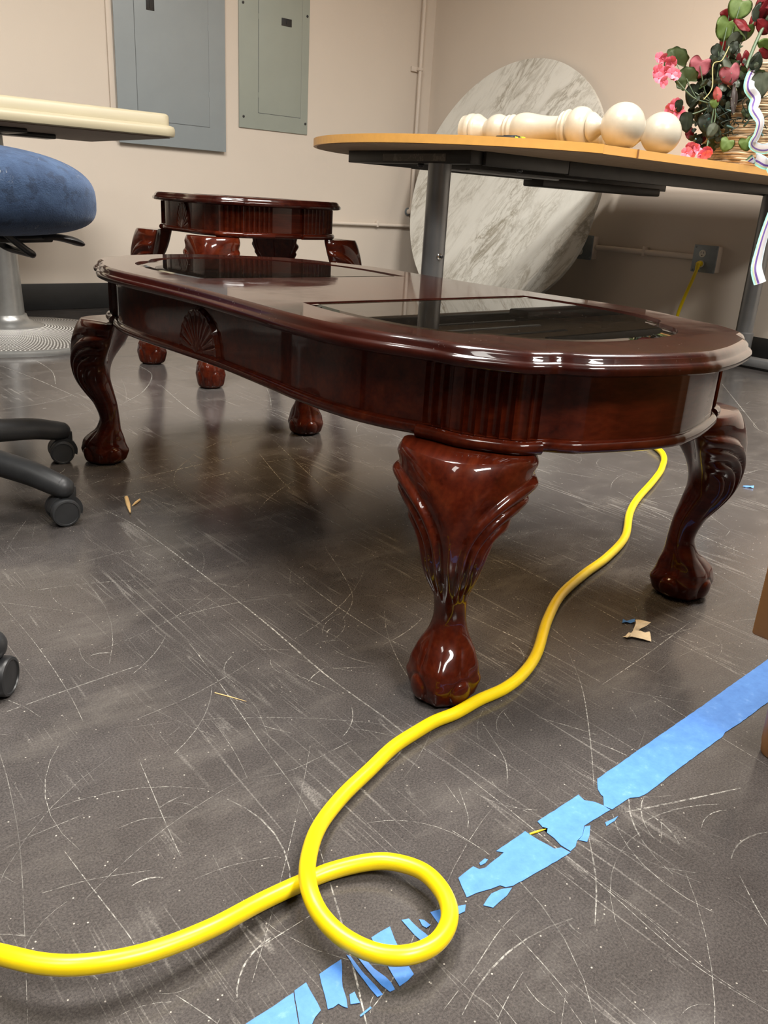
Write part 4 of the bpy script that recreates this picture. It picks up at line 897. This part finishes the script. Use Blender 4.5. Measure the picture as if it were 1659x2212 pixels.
LEAFM = {'scal': mat_leaf('olive_leaf', (.055,.085,.026), (.095,.13,.045)), 'pink': mat_leaf('dusty_pink_leaf', (.45,.10,.13), (.55,.19,.22)), 'pinkf': mat_leaf('coral_leaf', (.62,.13,.13), (.66,.2,.18)),
         'lime': mat_leaf('fresh_green_leaf', (.12,.20,.04), (.21,.30,.085)), 'grey': mat_leaf('grey_green_leaf', (.09,.11,.075), (.15,.17,.115)), 'dark': mat_leaf('dark_green_leaf', (.012,.02,.011), (.03,.042,.02)),
         'red': mat_leaf('crimson_petal', (.16,.006,.012), (.30,.015,.02)), 'spot': None}
ms, nt, pb = node_mat('spotted_leaf', (.05,.03,.025), .5)
vo = N(nt, 'ShaderNodeTexVoronoi'); vo.inputs['Scale'].default_value = 75; vo.inputs['Randomness'].default_value = .6; nt.links.new(coords(nt), vo.inputs['Vector'])
nt.links.new(mix(nt, ramp(nt, vo.outputs['Distance'], [(.24, (1,1,1)), (.32, (0,0,0))]), (.045,.028,.022), (.55,.58,.36)), pb.inputs['Base Color']); LEAFM['spot'] = ms
VIEW = Vector((-.66, -.75, -.05)).normalized()
def leaf_outline(kind, n):
    out = []
    for i in range(n):
        t = 2*PI*i/n; st, ct = math.sin(t), math.cos(t); d = min(t, 2*PI-t)
        notch = math.exp(-(d/.42)**2)
        if kind == 'scal':
            k = 1+.055*math.cos(9*t); x, y = .98*st*k, -.92*ct*k + .62*notch
        elif kind == 'spot': x, y = .30*st*abs(st)**.35, -1.25*ct
        elif kind in ('red', 'pinkf'): x, y = .60*st*abs(st)**.45*(1-.12*ct), -1.0*ct
        elif kind in ('pink', 'lime'): x, y = .86*st*(abs(st)**.18)*(1+.20*ct), -.92*ct + .50*notch
        else: x, y = .66*st*(abs(st)**.30)*(1+.18*ct), -.95*ct + .22*notch
        out.append((x, y))
    return out
def leaf_geo(b, kind, r, M=None):
    n = 36; rings = []; O = leaf_outline(kind, n); vs = []
    fold = random.uniform(.10, .45)*(-1 if kind == 'scal' else 1); curl = random.uniform(.05, .35); wav = random.uniform(.02, .06)
    c = b.verts.new((0, -.25*r, 0)); vs.append(c)
    for k in range(1, 6):
        f = k/5; ring = []
        for i, (ox, oy) in enumerate(O):
            x, y = r*f*ox, r*(-.25+f*(oy+.25))
            z = -fold*abs(x) - curl*r*max(0, y/r)**2 + wav*r*math.sin(i*5*2*PI/n)*f*f - .012*r*(1-min(1, abs(x)/(.08*r)))
            ring.append(b.verts.new((x, y, z)))
        rings.append(ring); vs += ring
    fs = [b.faces.new((c, rings[0][i], rings[0][(i+1)%n])) for i in range(n)]
    for A, B in zip(rings, rings[1:]):
        fs += [b.faces.new((A[i], A[(i+1)%n], B[(i+1)%n], B[i])) for i in range(n)]
    if M is not None:
        for v in vs: v.co = M @ v.co
def leaf_bm(kind, r):
    b = new_bm(); leaf_geo(b, kind, r)
    bmesh.ops.solidify(b, geom=b.faces[:], thickness=.0005)
    return b
def add_leaf(kind, p, r, roll=None, jitter=.55):
    o = obj('leaf', leaf_bm(kind, r), LEAFM[kind], fa, angle=180)
    d = (VIEW + Vector((random.uniform(-1,1), random.uniform(-1,1), random.uniform(-.6,1.0)))*jitter).normalized()
    q = d.to_track_quat('Z', 'Y').to_matrix().to_4x4() @ Matrix.Rotation(roll if roll is not None else random.uniform(0, 2*PI), 4, 'Z')
    o.matrix_local = Matrix.Translation(Vector(p)-O3) @ q
    return o
RIGHT = Vector((.757,-.653,0)); UP = Vector((-.23,-.27,.936)).normalized()
HEART = {'pink': PI, 'pinkf': PI+.5, 'scal': .6, 'lime': PI, 'grey': PI-.3, 'spot': .1, 'dark': PI+.4, 'red': None}
for kind, p, r in LEAVES: add_leaf(kind, p, r*.92, (HEART[kind]+random.uniform(-.4,.4)) if HEART.get(kind) is not None else None, .3)
base = Vector((2.70, 1.62, .93))
for k in range(48):
    kind = random.choice(['dark','dark','dark','grey','scal','red' if k < 20 else 'dark'])
    rad = random.uniform(.0, 1.0)**.5; a = random.uniform(0, 2*PI)
    p = base + RIGHT*(math.cos(a)*rad*.10+.03) + UP*(math.sin(a)*rad*.17+.01) - VIEW*random.uniform(.0,.08)
    if p.z < BZ+.03: p.z = BZ+.03+random.uniform(0,.03)
    add_leaf(kind, p, random.uniform(.016,.032), None, .8)
for k in range(14):
    p = base + RIGHT*random.uniform(.02,.20) + Vector((0,0,random.uniform(.12,.30))) - VIEW*random.uniform(0,.06)
    add_leaf(random.choice(['red','red','lime','dark','scal']), p, random.uniform(.026,.042), None, .7)
b = new_bm()
for k in range(150):
    rad = random.uniform(0, 1)**.5; a = random.uniform(0, 2*PI)
    p = base + RIGHT*(math.cos(a)*rad*.105+.035) + UP*(math.sin(a)*rad*.175) - VIEW*random.uniform(-.03,.09); p.z = max(p.z, BZ+.02)
    d = (VIEW + Vector((random.uniform(-1,1), random.uniform(-1,1), random.uniform(-1,1)))*.9).normalized()
    leaf_geo(b, 'dark', random.uniform(.009,.019), Matrix.Translation(p-O3) @ d.to_track_quat('Z','Y').to_matrix().to_4x4() @ Matrix.Rotation(random.uniform(0,6.3), 4, 'Z'))
o = obj('foliage', b, LEAFM['dark'], fa, angle=180); o['kind'] = 'stuff'
M_GER = mat_leaf('geranium_pink', (.60,.075,.13), (.74,.20,.26))
def floret_bm(r):
    b = new_bm()
    for k in range(5):
        a = 2*PI*k/5; c = b.verts.new((0,0,0)); ring = []
        for i in range(9):
            t = -1+2*i/8; aa = a+t*.62; rr = r*(1-.18*t*t)*(1-.10*(1-abs(t))**6)
            ring.append(b.verts.new((rr*math.cos(aa), rr*math.sin(aa), .22*r*(1-t*t)+.1*r)))
        for i in range(8): b.faces.new((c, ring[i], ring[i+1]))
    sphere(b, (0,0,.06*r), .13*r, 8, 6)
    return b
for ci, cl in enumerate(GERAN):
    for p in cl:
        for rep in range(2 if ci != 1 else 1):
            o = obj('flower', floret_bm(.019 if ci != 1 else .022), M_GER, fa, angle=180)
            d = (VIEW + Vector((random.uniform(-1,1), random.uniform(-1,1), random.uniform(-1,1)))*.6).normalized()
            pp = Vector(p)+Vector((random.uniform(-1,1), random.uniform(-1,1), random.uniform(-1,1)))*.008
            pp.z = max(pp.z, BZ+.016)
            o.matrix_local = Matrix.Translation(pp-O3) @ d.to_track_quat('Z','Y').to_matrix().to_4x4()
# stems and light-string wire
M_STEM = mat_leaf('green_stem', (.06,.10,.05), (.10,.14,.08)); M_WIRE = simple('dark_green_wire', (.01,.03,.024), .4); M_BULB = simple('teal_bulb_socket', (.02,.085,.085), .35)
b = new_bm(); tube(b, catmull([Vector(p)-O3 for p in STEM], 6), .0055, 10)
for cl in GERAN: tube(b, catmull([Vector(cl[len(cl)//2])-O3, (Vector(cl[len(cl)//2])*.5+base*.5)+Vector((0,0,-.02))-O3, base-O3], 6), .0022, 8)
for kind, p, r in LEAVES[:16]:
    p = Vector(p); tube(b, catmull([p-O3, p*.55+base*.45+Vector((random.uniform(-.02,.02),0,random.uniform(-.03,.02)))-O3, base-O3], 5), .0016, 6)
obj('stems', b, M_STEM, fa)
b = new_bm(); tube(b, catmull([Vector(p)-O3 for p in VINE], 6), .0016, 6); obj('tendril', b, mat_leaf('pale_tendril', (.30,.27,.11), (.38,.34,.16)), fa)
b = new_bm()
for k in range(9):
    p = base+RIGHT*random.uniform(-.04,.2)+UP*random.uniform(-.17,.02)+VIEW*random.uniform(.0,.05); pts = []
    for i in range(9):
        pts.append(Vector((p.x, p.y, max(p.z, BZ+.004)))-O3); p = p+RIGHT*random.uniform(-.03,.045)+UP*random.uniform(-.03,.03)
    tube(b, catmull(pts, 4), .0014, 6)
obj('light_string_wire', b, M_WIRE, fa)
for k in range(13):
    p = base+RIGHT*random.uniform(-.05,.18)+UP*random.uniform(-.17,.0)+VIEW*.05; p.z = max(p.z, BZ+.012)
    d = Vector((random.uniform(-1,1), random.uniform(-1,1), random.uniform(-.6,.6))).normalized()
    b = new_bm(); tube(b, [p-O3, p+d*.012-O3, p+d*.020-O3, p+d*.026-O3], [.0032,.0035,.0022,.0006], 8); obj('bulb', b, M_BULB, fa)
# ribbon
mr, nt, pb = node_mat('striped_ribbon', (.75,.74,.78), .4, coat=.2)
uvn = N(nt, 'ShaderNodeUVMap'); sx = N(nt, 'ShaderNodeSeparateXYZ'); nt.links.new(uvn.outputs[0], sx.inputs[0])
r_ = N(nt, 'ShaderNodeValToRGB'); r_.color_ramp.interpolation = 'CONSTANT'; els = r_.color_ramp.elements
for i, (p, c) in enumerate([(0, (.35,.72,.62,1)), (.13, (.70,.72,.70,1)), (.17, (.72,.75,.32,1)), (.21, (.72,.72,.74,1)), (.27, (.20,.11,.42,1)), (.43, (.72,.71,.74,1)), (.86, (.50,.66,.76,1)), (.95, (.72,.72,.75,1))]):
    e = els[i] if i < 2 else els.new(p); e.position = p; e.color = c
nt.links.new(sx.outputs[0], r_.inputs[0]); nt.links.new(r_.outputs[0], pb.inputs['Base Color'])
def ribbon_strip(name, pts, width, twist):
    P = catmull([Vector(p)-O3 for p in pts], 8); n = len(P); b = new_bm(); uv = b.loops.layers.uv.new('UVMap'); rows = []
    for i in range(n):
        t = (P[min(i+1,n-1)]-P[max(i-1,0)]).normalized(); f = i/(n-1)
        s = t.cross(-VIEW).normalized()
        if s.dot(RIGHT) < 0 and abs(t.dot(RIGHT)) < .7: s = -s
        s = Matrix.Rotation(twist*math.sin(f*PI*2.2), 3, t) @ s
        rows.append([b.verts.new(P[i]+s*width*(j/6-.5)-VIEW.cross(t)*0+VIEW*(.004*math.sin(j/6*PI))) for j in range(7)])
    for i in range(n-1):
        for j in range(6):
            f = b.faces.new((rows[i][j], rows[i][j+1], rows[i+1][j+1], rows[i+1][j]))
            for lp_, (u, v) in zip(f.loops, ((j/6, i/n), ((j+1)/6, i/n), ((j+1)/6, (i+1)/n), (j/6, (i+1)/n))): lp_[uv].uv = (u, v)
    for v in b.verts:
        if v.co.x+BX > 1.95 and v.co.y+BY > 1.462: v.co.z = max(v.co.z, .002)
    bmesh.ops.solidify(b, geom=b.faces[:], thickness=.0005)
    o = obj(name, b, mr, fa, angle=180); o['label'] = 'white ribbon with purple and mint stripes'; return o
ribbon_strip('ribbon', RIB1, .031, .5); ribbon_strip('ribbon_tail', RIB2, .034, .35)
